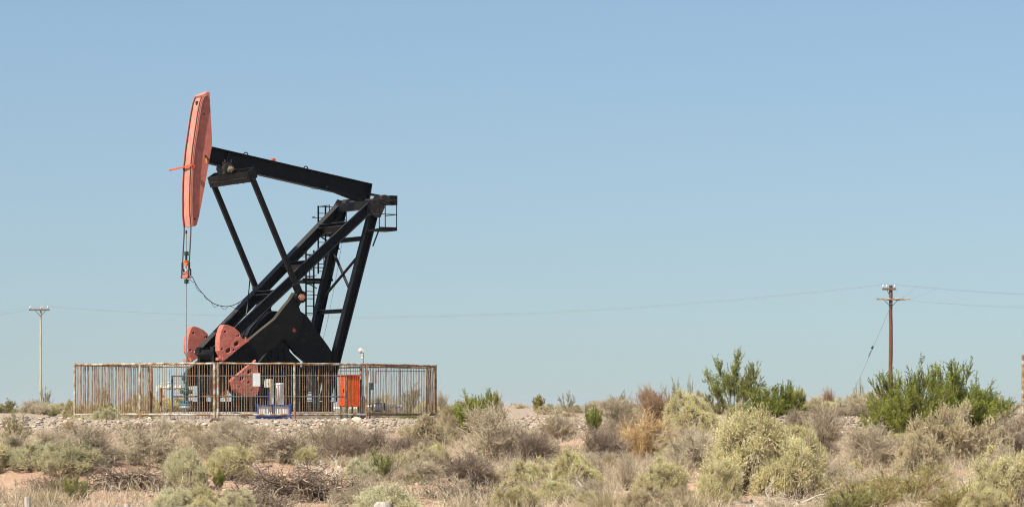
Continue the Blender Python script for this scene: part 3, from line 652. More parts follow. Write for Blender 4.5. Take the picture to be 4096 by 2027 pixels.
MB().lathe((0,0,0),[(.01,zb(1623)),(.27,zb(1623)),(.27,zb(1634)),(.12,zb(1636)),(.12,-.05)],18).build('casing_head',M['steel'],wh)
fp_=MB(); zz=zb(1549); fp_.cyl((-.1,0,zz),(-1.05,-.15,zz-.01),.048,12)
for x in (-.22,-.40,-.66,-.98): 
    y=-(x+.1)*-.15/.95
    fp_.cyl((x-.05,y,zz),(x+.05,y,zz),.085,12)
fp_.lathe((-.62,-.08,zz),[(.02,-.09),(.085,-.06),(.085,.07),(.03,.09),(.03,.17),(.05,.17),(.05,.2),(.01,.2)],12); fp_.tube([(-.72,-.09,zz+.19),(-.5,-.06,zz+.2)],.012,6)
fp_.cyl((-1.03,-.15,zz+.06),(-1.03,-.15,zz-.14),.075,12); fp_.tube([(-1.0,-.15,zz+.16),(-.82,-.12,zz+.16)],.014,6)
tag(fp_.build('flow_pipe',M['cream_pipe'],None,(wx,wy,0)),'cream flow pipe with valves leading left from the wellhead','pipe')
c=px2(643,122.5); MB().cyl((c.x,c.y,-.1),(c.x,c.y,pz(1552,122.5)),.045,10); sp=MB().cyl((0,0,-.1),(0,0,pz(1552,122.5)),.05,10); tag(sp.build('pipe_stand',M['rust_pipe2'],None,(c.x,c.y,0)),'rusty upright pipe stand under the cream flow pipe','pipe stand')
c=px2(604,127.6); tag(MB().tube([(0,0,-.1),(0.01,0,1),(0,0,pz(1462,127.6))],.055,10).build('thick_post',M['rust_pipe2'],None,(c.x,c.y,0)),'thick dark rusty post behind the left fence bars','post')
# orange control cabinet, square to the pump
c=P3(1412,1560,-1.4); cl=lw(P3(1398,1560,-2.05)); cl.z=0
k=px2(1384,123.35)
cab=thing('control_cabinet','tall bright orange control cabinet on short legs','cabinet',(k.x,k.y,0),TH)
z0c,z1c=.45,1.60
cb=MB(); cb.box((.30,.29,(z0c+z1c)/2),(.60,.58,z1c-z0c),bev=.012); cb.build('cabinet_body',M['orange'],cab)
MB().box((.31,.29,z1c+.03),(.68,.66,.05),bev=.012).build('lid',M['orange'],cab)
MB().box((-.014,.29,(z0c+z1c)/2),(.024,.50,z1c-z0c-.08),bev=.006).build('door',M['orange'],cab)
MB().box((-.04,.12,1.05),(.03,.03,.14),bev=.005).build('door_handle',M['rusty_black'],cab)
for x,y in ((.06,.06),(.54,.06),(.06,.52),(.54,.52)): MB().box((x,y,.2),(.06,.06,.52)).build('leg',M['darkgrey'],cab)
b2=MB(); b2.box((.66,.15,1.15),(.06,.22,.62),bev=.01); b2.build('side_box',M['darkgrey'],cab)
for lab,pxx,dd,w_ in (('white block lying under the left side of the orange cabinet',1350,124.6,.28),('white block lying under the right side of the orange cabinet',1420,125.2,.42)):
    c=px2(pxx,dd); tag(MB().box((0,0,pz(1628,dd)-.02),(w_,.2,.1),R(8),.02).box((0,0,-.12),(w_*.8,.14,.12)).build('pipe_block',M['white'],None,(c.x,c.y,0)),lab,'block')
# antenna mast
c=px2(1453,124.2); an=thing('antenna_mast','slim mast with a white dome antenna above the fence','antenna',(c.x,c.y,0))
MB().cyl((0,0,-.1),(0,0,pz(1408,124.2)),.022,8).build('mast',M['steel'],an)
zt=pz(1402,124.2); MB().lathe((-.10,0,zt),[(.005,.10),(.06,.085),(.085,.04),(.09,-.02),(.06,-.08),(.02,-.1)],16).box((-.03,0,zt-.02),(.10,.1,.12),bev=.02).build('dome',M['cream'],an)
g=MB(); [g.box((-.045,0,zt-.14-.05*i),(.07,.07,.035),bev=.01) for i in range(4)]; g.box((-.06,0,zt-.2),(.03,.05,.24)); g.build('bracket',M['cream'],an)
c=px2(1450,124.5); tag(MB().tube([(0,0,-.1),(0,0,.5),(.01,0,.85)],.11,10).build('pedestal_post',M['wood_grey'],None,(c.x,c.y,0)),'short grey wooden stump post behind the antenna mast','post')
c=px2(1490,126.5); jb=thing('junction_box','pale grey electrical box on a post behind the right fence','electrical box',(c.x,c.y,0),R(28))
MB().box((0,0,pz(1507,126.5)),(.30,.22,.46),bev=.01).build('box_body',M['grey_box'],jb); MB().box((-.05,-.0,pz(1545,126.5)),(.14,.16,.26),bev=.01).build('meter',M['darkgrey'],jb); MB().cyl((-.05,.15,-.1),(-.05,.15,pz(1485,126.5)),.035,8).build('post',M['steel'],jb)
c=px2(1513,127.5); vv=thing('line_valve','squat white valve with dark green bands near the ground','valve',(c.x,c.y,0))
zz=pz(1622,127.5); MB().lathe((0,0,zz),[(.02,-.22),(.12,-.18),(.16,-.05),(.16,.05),(.10,.10),(.07,.13),(.07,.18),(.1,.19),(.1,.24),(.02,.26)],18).build('valve_body',M['white'],vv)
MB().lathe((0,0,zz),[(.13,.075),(.155,.075),(.155,.105),(.13,.105)],18).lathe((0,0,zz),[(.02,-.2),(.2,-.2),(.2,-.24),(.02,-.24)],18).cyl((-.26,0,zz-.03),(-.2,0,zz-.03),.15,14).cyl((.2,0,zz-.03),(.26,0,zz-.03),.15,14).build('flange',M['green'],vv)
MB().cyl((-1.0,0,zz-.03),(-.2,0,zz-.03),.05,10).cyl((.2,0,zz-.03),(.9,.6,zz-.03),.05,10).build('line_pipe',M['white'],vv)
# blue rack with tanks
c=px2(1096,121.15); rk=thing('blue_rack','low blue steel rack with white side panels inside the fence','rack',(c.x,c.y,0))
w_=1.2; hh_=.56
fr=MB()
for x in (-w_/2,-.02,w_/2):
    for y in (-.22,.24): fr.box((x,y,hh_/2),(.042,.042,hh_ ))
for z in (.1,hh_-.06): 
    for y in (-.22,.24): fr.beam((-w_/2,y,z),(w_/2,y,z),.044,.055)
    for x in (-w_/2,w_/2): fr.beam((x,-.22,z),(x,.24,z),.044,.045)
fr.box((0,-.22,.02),(w_+.06,.07,.03)); fr.build('rack_frame',M['blue'],rk)
for x in (-.31,.285): MB().box((x,.01,.3),(.52,.38,.40),bev=.02).build('panel',M['white'],rk)
c=px2(1118.5,121.2); tk=thing('white_tank','tall white plastic cylinder standing on the blue rack','tank',(c.x,c.y,hh_-.03))
MB().lathe((0,0,0),[(.01,0),(.165,0),(.165,.74)],24).build('tank_body',M['white'],tk); MB().lathe((0,0,.74),[(.18,-.02),(.18,.035),(.15,.05),(.01,.055)],24).build('lid',M['white'],tk)
tag(MB().box((0,0,.33),(.15,.15,.68),bev=.015).build('white_column',M['white'],None,(*px2(1087,121.2).xy,hh_-.03)),'square white column left of the white tank on the rack','column')
c=px2(1073,120.98); ib=thing('instrument_box','cream instrument box on a thin blue post','instrument box',(c.x,c.y,0))
MB().box((.02,0,pz(1532,120.98)),(.27,.2,.31),R(-20),.015).build('box_body',M['cream'],ib); MB().box((0,.06,.5),(.045,.045,1.0)).build('post',M['blue'],ib); MB().box((.0,-.12,pz(1533,121)),(.03,.02,.06)).build('latch',M['rusty_black'],ib)
c=px2(1000,123.6); tag(MB().box((0,0,.08),(4.4,.5,.34),R(2),.04).build('concrete_kerb',M['concrete'],None,(c.x-.9,c.y-1.9,0)),'pale concrete kerb strip at the foot of the fence','kerb')
# ------------------------------------------------------------------ power poles and lines
def insul(t,x,y,z,k=1.0):
    MB().lathe((x,y,z),[(.012*k,-.10*k),(.012*k,0),(.055*k,0),(.075*k,.03*k),(.06*k,.07*k),(.085*k,.09*k),(.07*k,.14*k),(.045*k,.15*k),(.06*k,.18*k),(.04*k,.23*k),(.005,.24*k)],12).build('insulator',M['porcelain'],t)
def pole(mat,px,d,pyt,r0,r1,label):
    c=px2(px,d); zt=pz(pyt,d); t=thing('utility_pole',label,'utility pole',(c.x,c.y,0))
    K=14; MB().tube([(rnd.uniform(-.012,.012),rnd.uniform(-.012,.012),-.6+(zt+.6)*i/K) for i in range(K+1)],[(r0+(r1-r0)*i/K)*rnd.uniform(.94,1.06) for i in range(K+1)],14).build('pole_shaft',M[mat],t)
    return t,c,zt
dL=262.0; t,cL,zt=pole('wood_white',163,dL,1225,.10,.075,'pale weathered utility pole with one crossarm, left of the fence')
az=pz(1239,dL); MB().beam((-.90,-.13,az),(.72,-.13,az),.10,.12).build('crossarm',M['arm_wood'],t)
for x,zz in ((-.82,az),(.14,az),(.58,az)): insul(t,x,-.13,az+.1,.85)
for s_ in (-1,1): MB().beam((s_*.42,-.16,az-.05),(0,-.13,az-.50),.02,.05).build('arm_brace',M['darkgrey'],t)
LP=[Vector((cL.x+x,cL.y-.13,az+.30)) for x in (-.82,.14,.58)]
dR=236.0; t,cR,zt=pole('wood_brown',3563,dR,1141,.155,.125,'dark brown utility pole with two crossarms, beside the green bush')
a1z=pz(1156,dR); MB().beam((-.62,-.17,a1z),(.36,-.17,a1z),.11,.15).build('crossarm',M['arm_wood'],t)
for x in (-.56,-.30,.27): insul(t,x,-.17,a1z+.12,.85)
MB().beam((-.28,-.2,a1z-.06),(-.03,-.15,a1z-.62),.02,.045).build('arm_brace',M['darkgrey'],t)
a2z=pz(1197,dR); MB().beam((-1.04,-.17,a2z+.02),(1.02,-.17,a2z-.03),.11,.13).build('crossarm',nmat('light_crossarm_wood',[(.12,.09,.06),(.26,.19,.12),(.36,.27,.16)],scale=7,rough=.85),t)
for s_ in (-1,1): MB().beam((s_*.48,-.2,a2z-.06),(0.0,-.17,a2z-.56),.02,.05).build('arm_brace',M['darkgrey'],t)
for x in (-.35,.25,.98):
    MB().lathe((0,0,0),[(.02,0),(.06,.02),(.06,.08),(.03,.1),(.06,.12),(.06,.18),(.03,.2),(.06,.22),(.06,.3),(.02,.34)],10).build('strain_insulator',nmat('tan_strain_insulator',[(.3,.22,.14),(.42,.33,.22)],scale=9,rough=.5),t,(x,-.25,a2z+.02),(0,R(88),R(-8)))
MB().box((0,-.14,a2z-.33),(.22,.2,.12),bev=.02).build('pole_band',M['darkgrey'],t)
RP=[Vector((cR.x+x,cR.y-.17,a1z+.36)) for x in (-.56,-.30,.27)]
def cat(p0,p1,sag,n=40): 
    return [p0.lerp(p1,i/n)-Vector((0,0,4*sag*(i/n)*(1-i/n))) for i in range(n+1)]
WR_=.006
g='overhead wires between the poles'
for i in range(3):
    tag(MB().tube(cat(LP[i],RP[i],1.5+.05*i),WR_,4,False).build('power_line',M['wire']),'long thin overhead wire sagging between the pale and brown poles','power line',g)
for i in range(3):
    tag(MB().tube(cat(LP[i],LP[i]+Vector((-16,25,-.9)),.25),WR_,4,False).build('power_line',M['wire']),'thin overhead wire running left from the pale pole','power line','overhead wires left of the pale pole')
    tag(MB().tube(cat(RP[i],RP[i]+Vector((24,6,-.75)),.35),.004,4,False).build('power_line',M['wire']),'thin overhead wire running right from the top of the brown pole','power line','overhead wires right of the brown pole')
for i,x in enumerate((.1,.6,1.3)):
    p=Vector((cR.x+x,cR.y-.25,a2z-.02)); q=p+Vector((23,-2,.1)); tag(MB().tube(cat(p,q,.55+.1*i),.004,4,False).build('power_line',M['wire']),'thin wire running right from the lower crossarm of the brown pole','power line','lower wires right of the brown pole')
    e=RP[i].lerp(RP[i]+Vector((24,6,-.75)),.045+.045*i)-Vector((0,0,.06)); tag(MB().tube([p,p.lerp(e,.5)+Vector((.05,0,-.1)),e],.006,4,False).build('jumper_wire',M['wire']),'slanting jumper wire joining upper and lower lines right of the brown pole','wire','jumper wires at the brown pole')
gy=thing('guy_wire','slanting guy wire of the brown pole with a dark strain insulator','guy wire',(cR.x,cR.y,0))
p0=Vector((-.08,-.1,a2z-.6)); p1=Vector((px2(3372,dR).x-cR.x,-1.0,.25)); MB().tube(cat(p0,p1,.12),.016,5,False).build('strand',M['wire'],gy)
c=p0.lerp(p1,.385); d=(p1-p0).normalized(); MB().tube([c-d*.12,c-d*.1,c+d*.1,c+d*.12],[.03,.075,.075,.03],10).build('strain_insulator',M['cable'],gy)
MB().tube([c+d*.2,c+d*.7],.028,6).build('turnbuckle',M['darkgrey'],gy)
# rusty frame cut by the right edge
c=px2(4092,112); fr=thing('rusty_pipe_frame','rusty pipe frame cut off by the right edge of the picture','pipe frame',(c.x,c.y,0))
zt=pz(1418,112); MB().tube([(0,0,-.6),(0,0,.8),(.005,0,zt)],.055,10).build('post',M['rust_pipe'],fr); MB().tube([(1.8,0,-.6),(1.8,0,zt)],.055,10).build('post',M['rust_pipe'],fr); MB().tube([(0,0,zt-.04),(1.8,0,zt-.04)],.05,10).build('top_rail',M['rust_pipe'],fr); MB().tube([(0,0,.15),(1.8,0,.15)],.04,10).build('bottom_rail',M['rust_pipe'],fr)
for i in range(1,16): link('bar',BAR['bar'][i%5],fr,(.112*i,0,.15))
# near wire fence
def nearpost(px,pyt,d,r,label,tip=0):
    c=px2(px,d); zt=pz(pyt,d); zg=ground(c.x,d)-.2
    t=MB().tube([(0,0,zg),(.01,0,(zt+zg)/2),(0,0,zt-r*.35),(0,0,zt-.004)],[r*1.05,r,r*.98,r*(.86-tip)],16)
    return tag(t.build('wooden_post',M['wood_grey'],None,(c.x,c.y,0)),label,'fence post')
nearpost(110,1984,22,.022,'thin grey wooden stake poking up in the bottom left corner')
nearpost(508,2010,22,.018,'thin grey stake tip below the dead brush, leftish of the bottom sage')
nearpost(1531,2003,22,.062,'thick rounded grey post top in front of the pale green bush',.2)
for zz in (2012,2040,2075):
    tag(MB().tube([px2(-300,22,pz(zz-2,22)),px2(110,22,pz(zz,22)),px2(508,22,pz(zz+8,22)),px2(1531,22,pz(zz+22,22)),px2(3000,22,pz(zz+30,22)),px2(4500,22,pz(zz+30,22))],.0016,4,False).build('fence_wire',M['steel']),'thin steel wire strung along the near stakes','wire','wires of the near fence')
# ------------------------------------------------------------------ plants
def tubes(P,Rd,sides=3):
    """P (N,K,3) paths, Rd (N,K) radii -> verts, quads"""
    N_,K,_=P.shape
    Tn=np.gradient(P,axis=1); Tn/=np.linalg.norm(Tn,axis=2,keepdims=True)+1e-9
    ref=np.where(np.abs(Tn[:,:,2:3])>.9,np.array([1.,0,0]),np.array([0,0,1.]))
    A_=np.cross(Tn,ref); A_/=np.linalg.norm(A_,axis=2,keepdims=True)+1e-9; B_=np.cross(Tn,A_)
    an=np.arange(sides)*2*np.pi/sides
    Vv=P[:,:,None,:]+Rd[:,:,None,None]*(A_[:,:,None,:]*np.cos(an)[None,None,:,None]+B_[:,:,None,:]*np.sin(an)[None,None,:,None])
    idx=np.arange(N_*K*sides).reshape(N_,K,sides); nx=np.roll(idx,-1,axis=2)
    Qd=np.stack([idx[:,:-1],nx[:,:-1],nx[:,1:],idx[:,1:]],-1).reshape(-1,4)
    return Vv.reshape(-1,3),Qd
def leaves(C,D,L_,W_,rs):
    """diamond leaves at C along D"""
    n=len(C); D=D/(np.linalg.norm(D,axis=1,keepdims=True)+1e-9)
    r=rs.normal(size=(n,3)); A_=np.cross(D,r); A_/=np.linalg.norm(A_,axis=1,keepdims=True)+1e-9
    L_=np.broadcast_to(np.asarray(L_,float),(n,))[:,None]; W_=np.broadcast_to(np.asarray(W_,float),(n,))[:,None]
    Vv=np.stack([C,C+D*L_*.5+A_*W_*.5,C+D*L_,C+D*L_*.5-A_*W_*.5],1).reshape(-1,3)
    return Vv,np.arange(4*n).reshape(n,4)
def warp(v,seed,k=.13):
    """lopsided, wind-combed shapes"""
    a=seed*1.7; w=np.stack([np.sin(2.1*v[:,2]+1.7*v[:,1]+a)+.5*np.sin(4.3*v[:,1]+a*2),np.sin(1.9*v[:,0]+2.3*v[:,2]+a*1.3)+.5*np.sin(4.1*v[:,0]-a),.6*np.sin(2.7*v[:,0]+2.2*v[:,1]+a*.7)+.3*np.sin(5.1*v[:,0]-3.7*v[:,1])],1)
    return v+k*w*np.clip(v[:,2:3]*1.5,0,1)
def unit(v): return v/(np.linalg.norm(v,axis=-1,keepdims=True)+1e-9)
def branch(rs,P0,D0,L_,K,curl,up=0.0):
    """curved paths from P0 along D0"""
    n=len(P0); L_=np.broadcast_to(np.asarray(L_,float),(n,)); D=unit(D0); P=[P0]; 
    for k in range(K-1):
        D=unit(D+rs.normal(size=(n,3))*curl+np.array([0,0,up])); P.append(P[-1]+D*(L_/(K-1))[:,None])
    return np.stack(P,1)
def on_paths(rs,P,m,lo,hi):
    """m random points (and tangents) on each path, between fractions lo and hi"""
    N_,K,_=P.shape; t=rs.uniform(lo,hi,size=(N_,m))*(K-1); i=np.minimum(t.astype(int),K-2); f=(t-i)[...,None]
    r=np.arange(N_)[:,None]; a=P[r,i]; b=P[r,i+1]
    return (a+(b-a)*f).reshape(-1,3),unit((b-a).reshape(-1,3))
def hemi(rs,n,lo,hi):
    az=rs.uniform(0,2*np.pi,n); el=np.radians(rs.uniform(lo,hi,n)); return np.stack([np.cos(el)*np.cos(az),np.cos(el)*np.sin(az),np.sin(el)],1)
def join(parts):
    Vs=[];Qs=[];Ts=[];o=0
    for Vv,Qd,t in parts: Vs.append(Vv); Qs.append(Qd+o); Ts.append(np.broadcast_to(np.asarray(t,float),(len(Qd),))); o+=len(Vv)
    return np.concatenate(Vs),np.concatenate(Qs),np.concatenate(Ts)
def taper(P,r0,r1,rs=None):
    k=np.linspace(0,1,P.shape[1])[None,:]; return np.broadcast_to(r0+(r1-r0)*k,P.shape[:2])*(1 if rs is None else rs.uniform(.7,1.2,size=(len(P),1)))
def rep(t,Qn,N_): return np.repeat(t,Qn//N_)
def stretch(P): return P
# each builder returns [(part name, mesh, material key)], about radius 1 and height 1
def twiggy(seed,lo=8,hi=88,curl=.16,mat='twig',n1=56,n2=10,n3=8,up=.04,thin=1.0):
    rs=np.random.RandomState(seed); D=hemi(rs,n1,lo,hi); L1=rs.uniform(.55,1.1,n1)*(1+.2*np.sin(np.arctan2(D[:,1],D[:,0])*2+seed))
    P1=branch(rs,rs.normal(size=(n1,3))*[.06,.06,0],D,L1,6,curl,up)
    q,t=on_paths(rs,P1,n2,.25,.95); P2=branch(rs,q,t+rs.normal(size=q.shape)*.55,rs.uniform(.25,.5,len(q)),5,curl*1.2,up)
    q,t=on_paths(rs,P2,n3,.2,1.0); P3_=branch(rs,q,t+rs.normal(size=q.shape)*.6,rs.uniform(.10,.26,len(q)),4,curl*1.3,up)
    parts=[]
    for P,r0,r1,a,b in ((P1,.014,.006,.1,.5),(P2,.0065,.004,.15,.8),(P3_,.0045,.0028,.3,1.0)):
        v,qd=tubes(P,taper(P,r0*thin,r1*thin,rs)); parts.append((v,qd,rep(rs.uniform(a,b,len(P)),len(qd),len(P))))
    v,qd,tt=join(parts); v=warp(v,seed,.09); v[:,2]=np.abs(v[:,2]); return [('branches',np_mesh('branches',v,qd,M[mat],tt),mat)]
def clumpy(seed,mat='sage',stem='twig',nc=64,tw=72,lf=12,size=.030,wide=.0125):
    rs=np.random.RandomState(seed)
    g_=np.arange(nc)+.5; el=np.arcsin(np.clip(g_/nc*1.06-.05,-1,1)); az=g_*2.39996+rs.normal(size=nc)*.3
    d=np.stack([np.cos(el)*np.cos(az),np.cos(el)*np.sin(az),np.sin(el)],1)
    lob=1+.17*np.sin(2*az+seed)+.13*np.sin(5*az+seed*2)+rs.normal(size=nc)*.10
    C=d*(.76*lob)[:,None]*np.array([1.06,1.06,.98]); C[:,2]=np.maximum(C[:,2],.10)
    S1=branch(rs,np.zeros((nc,3))+rs.normal(size=(nc,3))*[.05,.05,0],C+[0,0,.12],np.linalg.norm(C,axis=1)*.97,5,.06,.0)
    C=C*.75+S1[:,-1]*.25; cr=rs.uniform(.15,.27,nc)
    o=unit(rs.normal(size=(nc*tw,3))+np.repeat(d,tw,0)*1.0+[0,0,.30])
    L_=np.repeat(cr,tw)*rs.uniform(.75,1.2,nc*tw)*np.where(rs.uniform(size=nc*tw)<.06,1.7,1)
    P=branch(rs,np.repeat(C,tw,0)+o*.02,o,L_,4,.16,.05)
    q,t=on_paths(rs,P,lf,.35,1.04); n=len(q); q=warp(q,seed)
    ct=rs.uniform(.3,.7,nc); tint=np.clip(np.repeat(np.repeat(ct,tw),lf)+np.repeat(rs.uniform(-.12,.12,nc*tw),lf)+rs.uniform(-.22,.22,n),0,1)
    v,qd=leaves(q,t+rs.normal(size=q.shape)*.55,rs.uniform(.6,1.3,n)*size,rs.uniform(.7,1.3,n)*wide,rs); v[:,2]=np.maximum(v[:,2],-.02)
    out=[('foliage',np_mesh('foliage',v,qd,M[mat],tint),mat)]
    v1,q1=tubes(S1,taper(S1,.018,.007)); v2,q2=tubes(P,taper(P,.0045,.002)); v1=warp(v1,seed); v2=warp(v2,seed)
    n0=150; P0=branch(rs,rs.normal(size=(n0,3))*[.35,.35,.0],hemi(rs,n0,10,85),rs.uniform(.35,1.0,n0),6,.2,0.02); v3,q3=tubes(P0,taper(P0,.009,.003))
    vv,qq,tt=join([(v1,q1,.3),(v2,q2,rep(rs.uniform(.2,.8,len(P)),len(q2),len(P))),(v3,q3,rep(rs.uniform(.2,.9,n0),len(q3),n0))]); vv[:,2]=np.maximum(vv[:,2],-.02)
    out.append(('stems',np_mesh('stems',vv,qq,M[stem],tt),stem)); return out
def creosote(seed,n1=18,n2=10,n3=8,lf=14,lo=25,hi=86,mat='creo',stem='darktwig',size=.036,wide=.015,leafless=.3,up=.07,spread=.6):
    rs=np.random.RandomState(seed); D=hemi(rs,n1,lo,hi); L1=rs.uniform(.72,1.05,n1)
    P1=branch(rs,rs.normal(size=(n1,3))*[.05,.05,0],D,L1,7,.09,up*.6)
    q,t=on_paths(rs,P1,n2,leafless,1.0); P2=branch(rs,q,t+rs.normal(size=q.shape)*spread*.6+[0,0,.25],rs.uniform(.22,.42,len(q)),5,.12,up)
    q,t=on_paths(rs,P2,n3,.1,1.0); P3_=branch(rs,q,t+rs.normal(size=q.shape)*spread*.7+[0,0,.15],rs.uniform(.10,.2,len(q)),4,.14,up)
    allp=[(P1,.018,.006),(P2,.0075,.003),(P3_,.004,.002)]; parts=[]
    for P,r0,r1 in allp:
        v,qd=tubes(P,taper(P,r0,r1)); parts.append((v,qd,rep(rs.uniform(.1,.7,len(P)),len(qd),len(P))))
    v,qd,tt=join(parts); v[:,2]=np.maximum(v[:,2],-.02)
    q3,t3=on_paths(rs,P3_,lf,.05,1.02); bt=np.repeat(np.repeat(rs.uniform(.15,.75,len(P2)),n3),lf)
    n=len(q3); tint=np.clip(bt+rs.uniform(-.25,.25,n),0,1)
    vl,ql=leaves(q3,t3+rs.normal(size=q3.shape)*.7,rs.uniform(.6,1.3,n)*size,rs.uniform(.7,1.3,n)*wide,rs); vl[:,2]=np.maximum(vl[:,2],-.01)
    return [('foliage',np_mesh('foliage',vl,ql,M[mat],tint),mat),('branches',np_mesh('branches',v,qd,M[stem],tt),stem)]
def sprouts(seed,mat='creo',stem='twig'):
    """tree-like creosote: a few bare stems carrying separate upright plumes"""
    rs=np.random.RandomState(seed); st=[]; pl=[]
    spec=[((-.05,0),(-.62,.70),.3),((-.05,.1),(-.34,.86),.3),((-.02,.1),(-.12,.62),.3),((.06,-.05),(.14,1.0),.34),((.1,.1),(.08,.78),.22),((.08,0),(.60,.78),.36),((.05,.1),(.42,.72),.3),((-.1,.1),(-.50,.48),.28),((.1,0),(.66,.52),.2),((.0,.0),(.3,.5),.2)]
    PL=[];SL=[]
    for (bx,by),(tx,tz),w in spec:
        K=7; k=np.linspace(0,1,K); y=rs.uniform(-.3,.3)
        path=np.stack([bx*.4+(tx-bx*.4)*k**1.35,by+(y-by)*k,tz*k],1)+rs.normal(size=(K,3))*.012; SL.append(path)
    SL=np.array(SL)
    q,t=on_paths(rs,SL,40,.48,1.0); ln=rs.uniform(.12,.32,len(q))
    P2=branch(rs,q,unit(t)*.6+rs.normal(size=q.shape)*.36+[0,0,.25],ln,5,.1,.09)
    q,t=on_paths(rs,P2,6,.1,1); P3_=branch(rs,q,t+rs.normal(size=q.shape)*.45+[0,0,.2],rs.uniform(.05,.11,len(q)),4,.14,.08)
    v1,q1=tubes(SL,taper(SL,.016,.006)); v2,q2=tubes(P2,taper(P2,.005,.0025)); v3,q3=tubes(P3_,taper(P3_,.0028,.0018))
    vv,qq,tt=join([(v1,q1,.35),(v2,q2,.4),(v3,q3,.5)])
    ql_,tl=on_paths(rs,P3_,9,0,1.05); n=len(ql_); tint=np.clip(np.repeat(np.repeat(rs.uniform(.15,.7,len(P2)),6),9)+rs.uniform(-.25,.25,n),0,1)
    vl,qd=leaves(ql_,tl+rs.normal(size=ql_.shape)*.6,rs.uniform(.6,1.3,n)*.028,rs.uniform(.7,1.3,n)*.013,rs)
    return [('foliage',np_mesh('foliage',vl,qd,M[mat],tint),mat),('branches',np_mesh('branches',vv,qq,M[stem],tt),stem)]
def tuft(seed,mat='goldgrass',n=420,lo=35,hi=89,droop=-.12,r=.006):
    rs=np.random.RandomState(seed); P=branch(rs,rs.normal(size=(n,3))*[.14,.14,0],hemi(rs,n,lo,hi),rs.uniform(.5,1.1,n),5,.10,droop)
    v,qd=tubes(P,taper(P,r,r*.35)); v[:,2]=np.maximum(v[:,2],0); return [('blades',np_mesh('blades',v,qd,M[mat],rep(rs.uniform(0,1,n),len(qd),n)),mat)]
def deadheap(seed,mat='darktwig'):
    rs=np.random.RandomState(seed); n=70
    q=rs.normal(size=(n,3))*[.42,.3,0]; q[:,2]=rs.uniform(.02,.5,n)*np.exp(-(q[:,0]**2+q[:,1]**2)*1.6); D=unit(rs.normal(size=(n,3))*[1,1,.28]+q*[.8,.8,0])
    P1=branch(rs,q,D,rs.uniform(.5,1.1,n),9,.28,-.05)
    q2,t=on_paths(rs,P1,9,.05,1); P2=branch(rs,q2,t*.5+rs.normal(size=q2.shape)*[.8,.8,.5],rs.uniform(.2,.5,len(q2)),6,.34,-.02)
    q3,t=on_paths(rs,P2,5,.05,1); P3_=branch(rs,q3,t*.4+rs.normal(size=q3.shape),rs.uniform(.1,.25,len(q3)),4,.35,0)
    parts=[]
    for P,r0,r1,a,b in ((P1,.026,.010,.4,1.0),(P2,.011,.005,.2,1.),(P3_,.006,.003,.1,.9)):
        v,qd=tubes(P,taper(P,r0,r1,rs),4 if P is P1 else 3); parts.append((v,qd,rep(rs.uniform(a,b,len(P))**1.1,len(qd),len(P))))
    v,qd,tt=join(parts); return [('branches',np_mesh('branches',v,qd,M[mat],tt),mat)]
def palebranches(seed,n=16):
    rs=np.random.RandomState(seed); P1=branch(rs,rs.normal(size=(n,3))*[.35,.2,.02]+[0,0,.05],unit(rs.normal(size=(n,3))*[1,.7,.4]+[0,0,.25]),rs.uniform(.6,1.3,n),9,.27,-.03)
    q2,t=on_paths(rs,P1,7,.2,1); P2=branch(rs,q2,t+rs.normal(size=q2.shape)*.7,rs.uniform(.2,.5,len(q2)),6,.3,0)
    v1,q1=tubes(P1,taper(P1,.026,.008,rs),5); v2,q2_=tubes(P2,taper(P2,.010,.004,rs),4)
    v,qd,tt=join([(v1,q1,rep(rs.uniform(.3,1,n),len(q1),n)),(v2,q2_,rep(rs.uniform(.2,.9,len(P2)),len(q2_),len(P2)))]); v[:,2]=np.maximum(v[:,2],0.0)
    return [('branches',np_mesh('branches',v,qd,M['paletwig'],tt),'paletwig')]
